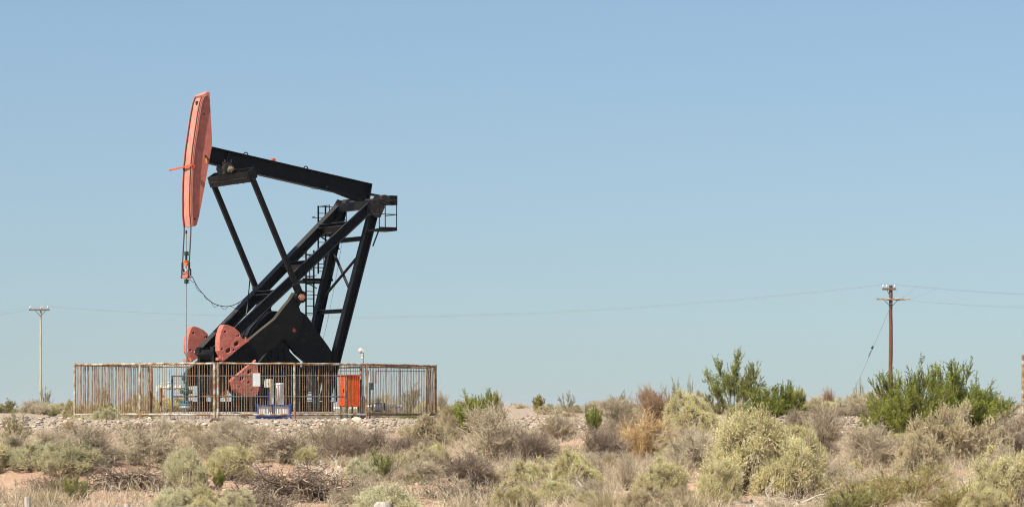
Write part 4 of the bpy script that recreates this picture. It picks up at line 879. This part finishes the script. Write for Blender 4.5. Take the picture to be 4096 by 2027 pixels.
LIB={
 'twigA':lambda:twiggy(1),'twigB':lambda:twiggy(2,lo=20,hi=85,curl=.13,up=.09),'twigC':lambda:twiggy(3,lo=2,hi=80,curl=.24,up=.0,n1=52),
 'twigD':lambda:twiggy(4,mat='darktwig',lo=10,hi=85,curl=.2),'twigE':lambda:twiggy(5,mat='redtwig',lo=35,hi=88,curl=.10,up=.1,n2=11),
 'gold':lambda:twiggy(6,mat='goldtwig',lo=5,hi=80,curl=.12,up=.02,thin=1.3),'twigF':lambda:twiggy(7,lo=40,hi=89,curl=.08,up=.1,n1=60,n2=7,n3=5),
 'sageA':lambda:clumpy(11),'sageB':lambda:clumpy(12),'sageC':lambda:clumpy(13),
 'tanA':lambda:clumpy(21,mat='tan'),'tanB':lambda:clumpy(22,mat='tan',nc=50),
 'greyA':lambda:clumpy(31,mat='greysage'),'greyB':lambda:clumpy(32,mat='greysage',nc=50),
 'creoA':lambda:creosote(41),'creoB':lambda:creosote(42,lo=8,hi=70,n1=30,spread=.6,up=.03),'creoC':lambda:creosote(43,n1=9,n2=7,lf=8,mat='olive',stem='twig'),
 'creoD':lambda:creosote(44,n1=34,n2=11,lo=8,hi=76,leafless=.12,spread=.6,up=.03),
 'oliveA':lambda:creosote(45,mat='olive',stem='twig',n1=20,lo=15,hi=85,leafless=.15,size=.035,wide=.018),
 'lime':lambda:creosote(46,mat='lime',stem='darktwig',n1=26,n2=9,n3=7,lf=8,lo=25,hi=88,leafless=.2,size=.045,wide=.010),
 'spiny':lambda:creosote(47,mat='lime',stem='redtwig',n1=30,n2=9,n3=6,lf=6,lo=5,hi=75,leafless=.1,size=.035,wide=.016,up=.0,spread=1.2),
 'yellow':lambda:creosote(48,mat='yellowleaf',stem='twig',n1=22,lo=30,hi=88,leafless=.2,size=.05,wide=.03),
 'tree':lambda:sprouts(51),'tuftA':lambda:tuft(61),'tuftB':lambda:tuft(62,mat='straw',n=520,lo=25),'tuftG':lambda:tuft(63,mat='lime',n=380,lo=20,hi=85),
 'heapA':lambda:deadheap(71),'heapB':lambda:deadheap(72),'pale':lambda:palebranches(73),'pale2':lambda:palebranches(74,n=9),
}
PROTO={}
def plant(kind,px,py,w,h,label,name,d=None,group=None,rz=None,ysc=.85,sink=.03,kk=None):
    """px = middle, py = foot row, w and h = size in photo pixels"""
    c=place(px,py) if d is None else Vector(((px-2048)/F*d,d,ground((px-2048)/F*d,d)))
    if d is not None: h=max(h,1)
    s=c.y/F; clm=kind[:3] in('sag','tan','gre'); sx=w*s/2*(1.0 if clm else 1.22); sz=h*s*(1.06 if clm else .76 if kind=='tree' else 1.0)
    if kind not in PROTO: PROTO[kind]=LIB[kind]()
    t=thing(name,label,name.replace('_',' '),(c.x,c.y,c.z-sink),rz if rz is not None else rnd.uniform(0,6.28),group)
    t.scale=(sx*1.0,sx*1.0,sz) 
    for nm,me,_ in PROTO[kind]: link(nm,me,t)
    return t
def top(pyt,px,d):           # height in photo pixels of something on the ground at distance d whose top shows at row pyt
    g_=ground((px-2048)/F*d,d); return HY-(g_-ZC)/d*F-pyt
def rear(kind,px,pyt,w,d,label,name,**k): return plant(kind,px,0,w,top(pyt,px,d),label,name,d=d,**k)
# ---- beyond the pad (distance given, top row measured)
rear('creoC',178,1572,90,215,'thin olive shrub at the foot of the pale utility pole','thin_shrub')
rear('oliveA',28,1608,110,190,'low olive green bush in the far left corner of the flat','green_bush')
rear('twigA',150,1614,120,180,'faint grey-tan bush just left of the pale pole foot','dry_bush')
rear('tanA',225,1612,120,175,'tan bush between the pale pole and the fence','saltbush')
rear('sageB',290,1606,90,140,'yellow-green bush touching the left end of the fence','saltbush')
rear('sageA',375,1612,150,142,'yellow-green saltbush seen through the left fence panel','saltbush')
rear('creoC',398,1560,55,150,'slender green sapling seen through the left fence panel','sapling',ysc=1)
rear('creoC',428,1560,50,152,'second slender green sapling, nearer the middle of the left panel','sapling')
rear('tanB',545,1585,130,145,'tan bush behind the second fence post','saltbush')
rear('sageC',500,1618,150,141,'low yellow saltbush under the saplings behind the fence','saltbush')
rear('sageA',675,1590,190,146,'broad yellow saltbush behind the cream flow pipe','saltbush')
rear('greyB',590,1575,90,155,'grey-green bush behind the thick rusty post','saltbush')
rear('sageB',1395,1608,110,139,'yellow-green bush behind the legs of the orange cabinet','saltbush')
rear('tanA',1520,1580,170,141,'tan saltbush behind the white valve','saltbush')
rear('oliveA',1635,1570,190,143,'dark olive bush behind the right end of the chain link','green_bush')
rear('sageC',1700,1600,120,140,'yellow bush behind the right fence corner','saltbush')
rear('tuftG',1640,1645,170,134,'bright green weeds under the right fence panel','weeds')
rear('twigB',1768,1578,60,150,'small grey bush standing clear just right of the fence','dry_bush')
rear('tanB',1975,1578,95,150,'tan bush behind the green shoots on the skyline','saltbush')
rear('twigA',1830,1612,140,150,'low grey bush on the skyline right of the fence corner','dry_bush')
rear('oliveA',1905,1600,110,146,'olive bush low on the skyline behind the green shoots','green_bush')
rear('tuftB',2085,1606,80,168,'pale grass clump on the small reddish mound','grass_clump')
rear('yellow',2155,1592,55,160,'yellow flowering bush on the skyline near the reddish mound','flowering_bush')
rear('tanB',2200,1618,120,158,'low tan scrub beside the yellow flowering bush','saltbush')
rear('creoC',2272,1580,85,170,'bare grey-green shrub alone against the blue hills','thin_shrub')
rear('sageA',2400,1625,110,155,'low pale saltbush right of the gap to the hills','saltbush')
rear('tuftA',2275,1640,120,150,'orange-gold dry grass patch at the edge of the track','grass_clump')
rear('oliveA',2485,1588,85,150,'small upright dark green sprigs on the skyline','green_bush')
rear('twigB',2435,1600,110,148,'grey twiggy bush left of the dark green sprigs','dry_bush')
rear('twigE',2605,1575,150,132,'russet broom-like bush on the skyline','dry_bush')
rear('creoC',2700,1546,90,140,'grey-green open shrub behind the yellow saltbush','thin_shrub')
rear('creoC',2758,1538,45,142,'narrow grey shrub left of the tall green sapling','thin_shrub')
rear('tanB',2790,1575,120,136,'tan bush left of the foot of the tall green sapling','saltbush')
rear('oliveA',2860,1585,120,134,'olive bush behind the bare stems of the tall green sapling','green_bush')
rear('creoD',3035,1600,130,130,'bright green bush at the back of the tall green sapling','green_bush')
rear('tanA',3260,1590,170,160,'pale tan saltbush right of the round green bush','saltbush')
rear('sageC',3195,1560,90,145,'yellowish bush peeping behind the round green bush','saltbush')
rear('twigE',3310,1578,75,172,'russet fan-shaped bush left of the guy wire foot','dry_bush')
rear('sageA',3330,1608,110,158,'low yellowish saltbush in front of the russet fan-shaped bush','saltbush')
rear('tanA',3440,1570,190,165,'tan saltbush left of the brown pole foot','saltbush')
rear('creoC',3440,1545,60,168,'spindly grey shrub rising behind the guy wire foot','thin_shrub')
rear('tanB',3525,1565,110,166,'pale bush close to the left side of the brown pole','saltbush')
rear('twigA',3420,1615,240,150,'low brownish scrub along the track under the guy wire','dry_bush')
rear('twigC',3985,1625,90,140,'grey scrub right of the big green bushes','dry_bush')
rear('tree',2930,1372,262,126.5,'tall green sapling with bare lower stems and separate leafy plumes','sapling_tree',rz=0.0)
rear('creoD',3075,1560,250,120,'round bright green bush right of the tall sapling','green_bush',rz=1.0)
rear('creoA',3155,1550,130,120,'small bright green bush on the right flank of the round one','green_bush')
rear('creoB',3640,1495,270,111,'left one of the two big green bushes, around the brown pole foot','green_bush',rz=2.0)
rear('creoB',3585,1600,250,104,'lower green bush in front of the brown pole foot','green_bush')
rear('creoD',3805,1485,280,115,'tallest big green bush right of the brown pole','green_bush',rz=.4)
rear('creoB',3925,1560,250,115,'right-hand flank bush of the big green group','green_bush',rz=3.3)
rear('creoB',3870,1600,270,113.5,'low spreading green bush at the foot of the tallest green one','green_bush',rz=3.9)
# ---- on the bank and in the foreground (foot row measured)
P=plant
P('creoB',1890,1735,210,140,'bright green shoots just right of the fence, half hidden by grey scrub','green_bush',rz=.5)
P('creoA',1960,1690,110,110,'small green shrub behind the big grey bush right of the fence','green_bush')
P('tanA',1700,1800,220,135,'round tan saltbush in front of the right fence corner','saltbush')
P('tanB',1790,1760,120,120,'tan saltbush tucked beside the green shoots','saltbush')
P('twigA',1960,1850,270,200,'largest grey twiggy bush, right of the tan saltbush by the fence','dry_bush',rz=.3)
P('twigC',2075,1800,160,120,'grey tangled bush on the right flank of the largest grey one','dry_bush')
P('twigD',2130,1850,170,120,'dark brown bush left of the pair of yellow saltbushes','dry_bush')
P('twigB',2240,1770,190,110,'grey bush beneath the stony track in the middle','dry_bush')
P('twigD',2405,1860,190,150,'dark twiggy bush carrying a few green shoots','dry_bush')
P('creoA',2372,1745,90,105,'green shoots rising out of the dark twiggy bush','green_bush')
P('twigA',2480,1740,190,130,'grey bush behind the golden dry bush','dry_bush')
P('twigE',2630,1720,170,110,'russet twiggy bush between the golden bush and the yellow one','dry_bush')
P('gold',2570,1835,240,150,'golden dry bush with straw coloured twigs','dry_bush',rz=1.2)
P('pale2',2555,1790,170,80,'bleached stalks sticking out of the golden dry bush','dead_branches')
P('sageB',2765,1745,250,160,'yellow-green saltbush left of the tall sapling foot','saltbush')
P('sageC',2690,1740,130,85,'small yellow saltbush in front of the russet twigs','saltbush')
P('twigC',2750,1880,230,160,'grey-brown bush left of the huge yellow-green saltbush','dry_bush')
P('sageB',3010,1970,440,290,'huge yellow-green saltbush, the largest in the foreground','saltbush',rz=.2)
P('sageA',2940,1805,190,160,'crown of yellow-green saltbush behind the huge one','saltbush')
P('sageC',3155,1990,280,240,'yellow-green saltbush on the right flank of the huge one','saltbush')
P('sageA',2875,2020,200,180,'low yellow-green saltbush at the left foot of the huge one','saltbush')
P('sageC',3180,1830,180,130,'saltbush filling the right shoulder behind the huge one','saltbush')
P('twigC',3130,2075,300,90,'tangle of grey stems under the huge saltbush','dry_bush')
P('pale',3120,2040,330,190,'bleached curling dead branches at the bottom right of centre','dead_branches')
P('twigF',3290,1800,260,150,'grey-brown bush of upright stems right of the huge saltbush','dry_bush')
P('twigF',3190,1745,150,90,'short upright grey stems behind the huge saltbush','dry_bush')
P('twigA',3470,1870,240,150,'grey bush left of the pale rounded saltbush','dry_bush')
P('twigD',3650,1850,170,95,'dark twigs under the left big green bush','dry_bush')
P('twigC',3330,1945,210,120,'low grey bush right of the huge saltbush','dry_bush')
P('tanA',3795,1870,350,240,'large pale rounded saltbush in front of the big green bushes','saltbush',rz=.6)
P('tanB',3680,1905,220,160,'tan saltbush at the left foot of the large pale one','saltbush')
P('tanA',3960,1870,220,150,'tan saltbush right of the large pale rounded one','saltbush')
P('sageA',4015,2035,300,210,'pale yellow-green saltbush in the bottom right corner','saltbush')
P('sageA',3930,2060,190,110,'yellow saltbush left of the bottom right corner bush','saltbush')
P('spiny',3640,2010,330,160,'sprawling olive thorn bush with twisted brown branches','thorn_bush')
P('spiny',3450,2040,280,140,'sprawling thorn bush nearest the bleached branches','thorn_bush')
P('spiny',3800,2045,260,120,'sprawling thorn bush next to the corner saltbush','thorn_bush')
P('lime',3400,2060,220,90,'yellow-green fine shoots at the bottom edge under the thorn bushes','green_bush')
P('twigE',3660,1870,120,80,'small russet twigs above the thorn bushes','dry_bush')
P('twigC',4060,1800,170,150,'grey bush at the right edge below the rusty frame','dry_bush')
P('twigB',3990,1960,160,150,'thin blurred grey twigs in front of the corner saltbush','dry_bush')
P('sageB',2305,1965,250,150,'round bright yellow-green saltbush, right one of a pair','saltbush')
P('sageA',2125,1965,190,115,'yellow saltbush, left one of a pair','saltbush')
P('sageC',2210,2015,200,95,'low yellow saltbush in front of the pair','saltbush')
P('sageA',2045,2045,190,100,'yellow-green saltbush at the bottom left of the pair','saltbush')
P('sageA',2640,1985,230,130,'olive-yellow saltbush left of the huge one, in the lower middle','saltbush')
P('tanB',2590,2055,240,110,'tan brush at the bottom edge in the middle','saltbush')
P('twigF',2500,1960,150,130,'upright grey stems between the two yellow saltbushes','dry_bush')
P('tuftB',2420,2050,260,110,'dry straw grass at the bottom edge right of the pair','grass_clump')
P('tuftB',2760,2045,240,100,'dry straw grass in front of the olive-yellow saltbush','grass_clump')
P('pale2',2330,2010,230,150,'long thin bleached stalks leaning over the saltbush pair','dead_branches')
P('greyA',1555,2075,330,130,'pale green mounded saltbush behind the thick post top','saltbush',rz=.7)
P('lime',1520,1925,170,105,'bright lime green broom bush in the lower middle','green_bush',rz=.9)
P('greyB',1440,1925,140,90,'pale grey-green bush left of the lime broom','saltbush')
P('tanB',1690,1895,200,110,'tan saltbush right of the lime broom','saltbush')
P('sageC',1740,1850,120,75,'small yellow saltbush above the tan one right of the lime broom','saltbush')
P('twigC',1650,1935,210,100,'grey twiggy bush beside the lime broom','dry_bush')
P('twigD',1860,1930,230,110,'brown twiggy scrub above the right dead brush heap','dry_bush')
P('heapB',1885,2010,300,130,'right dead brush heap of curling grey branches','brush_heap')
P('heapA',1190,2005,430,190,'big dead brush heap of curling grey branches in the lower middle','brush_heap',rz=.1)
P('heapB',1010,2040,260,100,'dead brush at the bottom left of the big heap','brush_heap')
P('pale',1310,1900,210,130,'bleached bent dead branches above the big brush heap','dead_branches')
P('heapA',520,1960,330,140,'left dead brush heap arching over red soil','brush_heap',rz=.4)
P('heapB',215,1960,170,90,'dead roots and twigs on the red mound at far left','brush_heap')
P('pale2',560,1930,150,60,'curved bleached limbs lying on the left dead brush heap','dead_branches')
P('greyA',300,1885,250,115,'pale grey-green saltbush, right one of two at far left','saltbush')
P('greyB',140,1878,200,100,'pale grey-green saltbush, left one of two at far left','saltbush')
P('greyA',745,1955,210,150,'grey-green saltbush above the red bank left of centre','saltbush')
P('sageC',905,1915,210,125,'yellowish saltbush right of the grey-green one left of centre','saltbush')
P('sageA',690,1870,130,70,'small yellow saltbush behind the grey-green one left of centre','saltbush')
P('twigA',360,1835,250,120,'grey-brown bush below the left fence panel','dry_bush')
P('twigC',560,1850,270,150,'wide grey-brown bush below the wellhead','dry_bush')
P('twigB',655,1790,160,100,'grey-brown bush below the paired fence posts, left part','dry_bush')
P('twigD',330,1800,140,80,'dark brown bush under the left fence panel','dry_bush')
P('heapB',810,1810,190,70,'fallen dead twigs on the stony spoil below the paired posts','brush_heap')
P('twigA',1000,1830,240,120,'grey bush below the white sign','dry_bush')
P('twigC',1140,1840,240,110,'grey bush below the blue rack','dry_bush')
P('twigB',1290,1830,240,120,'grey-brown bush below the orange cabinet','dry_bush')
P('twigD',1470,1820,230,100,'dark brown scrub beside the red soil mound right of the cabinet','dry_bush')
P('twigB',1400,1790,160,90,'grey twigs above the bleached bent branches','dry_bush')
P('twigA',930,1760,150,80,'small grey bush on the bank under the fence','dry_bush')
P('sageC',1040,1850,130,70,'small yellowish bush among the grey ones below the sign','saltbush')
P('sageA',1215,1860,120,70,'small yellowish bush below the blue rack','saltbush')
P('creoC',70,1800,210,120,'thin olive green bush at the left edge','green_bush')
P('creoC',55,1720,60,60,'wispy green stem on the bank at the left edge','thin_shrub')
P('tuftA',278,1722,75,48,'gold dry grass clump on the bank below the left fence corner','grass_clump')
P('tuftA',715,1720,65,55,'gold dry grass clump on the bank below the wellhead','grass_clump')
P('tuftA',795,1722,60,40,'small gold grass clump left of the rounded one','grass_clump')
P('tuftA',868,1750,85,68,'rounded gold grass clump below the paired posts','grass_clump')
P('tuftA',515,1718,80,30,'low gold grass on the bank under the second panel','grass_clump')
P('tuftB',760,1745,130,70,'pale straw grass on the bank below the wellhead','grass_clump')
P('greyB',430,1676,110,48,'bluish green tuft in front of the left fence panel','green_bush')
P('creoA',438,1674,60,52,'dark green sprig in front of the left fence panel','green_bush')
P('tuftG',600,1674,90,18,'low pale green weeds under the second fence panel','weeds')
P('tuftG',985,1668,60,14,'tiny green weeds beside the blue rack','weeds')
P('greyB',1255,1660,70,18,'low grey-green weed under the orange cabinet panel','weeds')
P('tuftB',190,2040,280,110,'straw grass around the stake in the bottom left corner','grass_clump')
P('lime',290,2000,140,90,'thin lime green shoots right of the stake','green_bush')
P('greyA',690,2055,200,100,'pale saltbush at the bottom edge left of centre','saltbush')
P('sageB',790,2050,190,100,'yellow-green saltbush below the red bank','saltbush')
P('greyB',950,2060,170,100,'grey-green saltbush at the bottom left of the big brush heap','saltbush')
P('creoA',880,1960,60,70,'thin dark green sprig on the red bank','green_bush')
P('sageA',840,2075,170,80,'small yellow-green saltbush cut by the bottom edge','saltbush')
# ---- small fill between them, alike
fill=random.Random(77)
kinds=['twigD','twigD','twigB','twigA','twigB','twigC','twigA','twigD','twigC','twigF','tuftB','tuftB','sageC','tanB','tanA','tuftB']
for i in range(190):
    px=fill.uniform(-60,4150); py=fill.triangular(1745,2085,1800)
    if px<1750 and py<1775: py+=60
    if px>1950 and px<2400 and py<1760: py+=70
    if 2760<px<3330 and py>1830: px-=fill.uniform(600,2500)
    if px<1350 and py>1850: px+=1350
    kd=fill.choice(kinds) if py<1850 else fill.choice(['tuftB','twigC','twigC','twigA','sageC','tanB','tuftA']); w=fill.uniform(90,210)*(1 if py<1850 else .6)*(.7+(py-1700)/500)
    g={'t':'small dry twig bush among the taller scrub','s':'small saltbush among the taller scrub'}
    if kd.startswith('twig'): P(kd,px,py,w,w*fill.uniform(.4,.6),'small dry grey-brown bush filling a gap in the scrub','dry_bush',group='small dry bushes in the foreground scrub')
    elif kd=='tuftB': P(kd,px,py,w*.8,w*.45,'small straw grass clump in a gap of the scrub','grass_clump',group='small straw grass clumps in the foreground scrub')
    else: P(kd,px,py,w*.8,w*.45,'small pale saltbush filling a gap in the scrub','saltbush',group='small saltbushes in the foreground scrub')
for i in range(70):
    px=fill.choice([fill.uniform(-900,-40),fill.uniform(4140,5000)]); py=fill.uniform(1720,2070); w=fill.uniform(120,300); kd=fill.choice(['twigA','twigC','twigD','twigB','tanA','sageA','greyA','creoB'])
    P(kd,px,py,w,w*fill.uniform(.45,.6),'scrub bush at the outer ends of the scrub belt','scrub_bush',group='scrub bushes at the outer ends of the scrub belt')
for i in range(36):
    px=fill.choice([fill.uniform(-60,300),fill.uniform(1780,4150),fill.uniform(1780,4150)]); d=fill.uniform(150,225)
    kd=fill.choice(['tanA','tanB','twigA','twigB','sageA','oliveA']); w=fill.uniform(40,120)
    nm={'t':'dry_bush','s':'saltbush','o':'green_bush'}[kd[0]]
    P(kd,px,0,w,w*fill.uniform(.35,.5),'small scrub bush on the flat behind the track','scrub_bush',d=d,group='scrub bushes on the flat beyond the track')
# ---- stones: the larger ones one by one, the rest as gravel
def stone_mesh(seed):
    bm=bmesh.new(); bmesh.ops.create_icosphere(bm,subdivisions=2,radius=1); r=random.Random(seed); o=Vector((r.uniform(0,50),)*3)
    for v in bm.verts:
        v.co*=1+.38*mnoise.noise(v.co*1.1+o)+.14*mnoise.noise(v.co*2.7+o)
        for ax in (Vector((.6,.2,.77)),Vector((-.5,.6,.5)),Vector((.1,-.8,.5))):
            dd=v.co.dot(ax)-.72
            if dd>0: v.co-=ax*dd*.8
        v.co.z*=.62
    me=bpy.data.meshes.new('stone'); bm.to_mesh(me); bm.free(); return me
SM={}
for nm,cols in (('pale_stone',[(.42,.325,.24),(.58,.47,.36)]),('grey_stone',[(.13,.14,.14),(.24,.25,.25)]),('pink_stone',[(.42,.26,.2),(.55,.38,.3)])):
    m_=nmat(nm,cols,scale=4,rough=.9,bump=.4,randomize=True); SM[nm]=[]
    for k in range(3):
        me=stone_mesh(k*7+len(nm)); me.materials.append(m_); SM[nm].append(me)
sr=random.Random(5)
def stone(kind,px,py,w,label,group):
    c=place(px,py); s=c.y/F*w/2; o=link('stone',sr.choice(SM[kind]),None,(c.x,c.y,c.z+s*.25),(sr.uniform(-.2,.2),sr.uniform(-.2,.2),sr.uniform(0,6.3))); o.scale=(s,s*sr.uniform(.7,1),s*sr.uniform(.7,1.1)); tag(o,label,'stone',group)
for i in range(150):
    k=sr.choice(['pale_stone','pale_stone','grey_stone','pink_stone']); q=sr.random()
    if q<.55: px,py=sr.uniform(0,1650),sr.gauss(1697,13); w=sr.uniform(9,26)
    elif q<.7: px,py=sr.uniform(2020,2330),sr.gauss(1690,10); w=sr.uniform(9,22)
    else: px,py=sr.uniform(0,4096),sr.uniform(1860,2020); w=sr.uniform(10,30)
    lab={'pale_stone':'pale cream stone lying on the bare stony ground','grey_stone':'dark blue-grey stone lying on the bare stony ground','pink_stone':'pinkish stone lying on the bare stony ground'}[k]
    stone(k,px,max(1676,py),w,lab,k.replace('_',' ')+'s on the bank and soil')
for px,py,w,k,lab in [(1430,1690,50,'pale_stone','long flat cream slab on the bank below the orange cabinet'),(1380,1685,34,'pale_stone','blunt cream rock left of the long slab on the bank'),(1500,1655,26,'pink_stone','pink brick-like rock at the foot of the right fence post'),(430,1912,22,'pale_stone','white stone on the red soil under the left brush heap'),(500,1930,26,'pale_stone','larger white stone right of the white one on the red soil'),(180,1945,28,'pink_stone','pink rock on the red mound at far left'),(80,1880,26,'pink_stone','flat pink rock on top of the far left mound'),(3300,1820,36,'grey_stone','blue-grey rock in the clearing right of the huge saltbush'),(3955,1725,55,'grey_stone','dark rock below the right big green bush'),(4030,1720,45,'grey_stone','dark rock below the rusty frame'),(1365,2000,40,'pink_stone','pinkish rock right of the big brush heap'),(815,1702,34,'pale_stone','cream rock on the bank below the paired posts'),(275,1676,22,'pale_stone','cream rock left of the left fence corner')]:
    stone(k,px,py,w,lab,None)
ico=np.array([(0,0,1),(.9,0,.45),(.28,.85,.45),(-.72,.53,.45),(-.72,-.53,.45),(.28,-.85,.45),(.72,.53,-.45),(-.28,.85,-.45),(-.9,0,-.45),(-.28,-.85,-.45),(.72,-.53,-.45),(0,0,-1)])
icf=np.array([(0,1,2),(0,2,3),(0,3,4),(0,4,5),(0,5,1),(1,6,2),(2,7,3),(3,8,4),(4,9,5),(5,10,1),(6,7,2),(7,8,3),(8,9,4),(9,10,5),(10,6,1),(11,7,6),(11,8,7),(11,9,8),(11,10,9),(11,6,10)])
rs=np.random.RandomState(8)
def scatter(n,fn):
    out=[]
    while len(out)<n:
        x,y=fn(); out.append((x,y,ground(x,y)))
    return np.array(out)
def wf(a,b,c=None):
    y=rs.uniform(a,b) if c is None else rs.triangular(a,c,b); return rs.uniform(-.215,.215)*y,y
pos=np.concatenate([scatter(10500,lambda:wf(111.0,117.6,114.8)),scatter(1500,lambda:wf(117.6,124)),scatter(2600,lambda:wf(52,112)),scatter(1600,lambda:wf(136,170,138)),
  scatter(650,lambda:((1600-2048)/F*70+rs.normal()*.6,70+rs.normal()*1.2)),scatter(800,lambda:((3240-2048)/F*138+rs.normal()*1.6,139+rs.normal()*2)),scatter(500,lambda:((4080-2048)/F*150+rs.normal()*1.2,150+rs.normal()*2))])
n=len(pos); sz=rs.gamma(1.5,.017,n)+.008; sz[:10500]*=1.3; sz=np.minimum(sz,.11)
an=rs.uniform(0,6.28,n); J=rs.uniform(.65,1.25,size=(n,12,1)); Vv=ico[None]*J*sz[:,None,None]*np.stack([np.ones(n),rs.uniform(.6,1,n),rs.uniform(.45,.8,n)],1)[:,None,:]
Vr=np.stack([Vv[...,0]*np.cos(an)[:,None]-Vv[...,1]*np.sin(an)[:,None],Vv[...,0]*np.sin(an)[:,None]+Vv[...,1]*np.cos(an)[:,None],Vv[...,2]],-1)+pos[:,None,:]+np.array([0,0,.2])*sz[:,None,None]
fq=(icf[None]+(np.arange(n)*12)[:,None,None]).reshape(-1,3)
gm=leafmat('mixed_gravel',(.11,.10,.088),(.55,.435,.33),trans=0,rough=.9,mid=(.33,.25,.175))
tag(link('gravel',np_mesh('gravel',Vr.reshape(-1,3),fq,gm,np.repeat(np.clip(rs.beta(.8,.95,n),0,1),20))),kind='stuff')
# ---- straw litter and fallen twigs all over the soil
pos=np.concatenate([scatter(10500,lambda:wf(50,113)),scatter(2500,lambda:wf(136,200)),scatter(1500,lambda:(rs.uniform(-16,-14),rs.uniform(117,124)))])
n=len(pos); clump=np.array([mnoise.noise((x*.8,y*.4,3)) for x,y,z in pos]); pos=pos[clump>-.22]; n=len(pos)
Pp=branch(rs,pos,hemi(rs,n,3,75),rs.uniform(.06,.30,n),4,.25,-.05); v,qd=tubes(Pp,taper(Pp,.0045,.002))
tag(link('straw_litter',np_mesh('straw_litter',v,qd,M['straw'],rep(rs.uniform(0,1,n),len(qd),n))),kind='stuff')
pos=scatter(19000,lambda:wf(52,113)); n=len(pos); Pp=branch(rs,pos,hemi(rs,n,2,82),rs.uniform(.1,.42,n),5,.35,-.04); v,qd=tubes(Pp,taper(Pp,.006,.0025))
tag(link('twig_litter',np_mesh('twig_litter',v,qd,M['twig'],rep(rs.uniform(0,1,n),len(qd),n))),kind='stuff')
# the tangle of dry stems between the bushes
def tang():
    while True:
        x,y=wf(53,113.5)
        if any(((x-mx)/r)**2+((y-my)/(r*1.5))**2<1.5 for mx,my,r,h in MW): continue
        if x<-1.2 and y<82 and mnoise.noise((x*.5,y*.2,21.))>-.16: continue
        if mnoise.noise((x*.55,y*.22,7.7))+rs.uniform(-.25,.25)>-.12: return x,y
pos=scatter(44000,tang); n=len(pos)
hgt=np.array([.22+.30*max(0,mnoise.noise((x*.8,y*.3,12.3))+.35) for x,y,z in pos])*np.clip((115-pos[:,1])/8,.35,1)
Pp=branch(rs,pos,hemi(rs,n,25,88),hgt*rs.uniform(.6,1.3,n),5,.22,-.01); v,qd=tubes(Pp,taper(Pp,.0055,.002))
tag(link('dry_stem_tangle',np_mesh('dry_stem_tangle',v,qd,M['twig'],rep(np.clip(rs.beta(1.3,1.1,n),0,1),len(qd),n))),kind='stuff')
# thick bent stick on the bank
c=place(890,1688); tag(MB().tube([c+Vector(p) for p in ((-.45,0,.02),(-.35,0,.12),(0,-.1,.1),(.3,-.2,.05),(.75,-.3,.0))],[.04,.05,.04,.03,.02],8).build('stick',M['darktwig']),'dark bent stick on the gravel below the paired posts','stick')
# ------------------------------------------------------------------ the air
def haze(dens):
    m=bpy.data.materials.new('pale_air'); m.use_nodes=True; N=m.node_tree.nodes; N.remove(N['Principled BSDF'])
    v=N.new('ShaderNodeVolumePrincipled'); v.inputs['Color'].default_value=(.86,.92,1,1); v.inputs['Density'].default_value=dens; v.inputs['Anisotropy'].default_value=.2
    m.node_tree.links.new(v.outputs[0],N['Material Output'].inputs['Volume'])
    b=MB().box((0,6500,-6),(9600,13100,80)); tag(b.build('haze',m),kind='stuff')
haze(6e-5)
print('plants',sum(1 for o in S.objects if o.parent is None),'objs',len(S.objects))
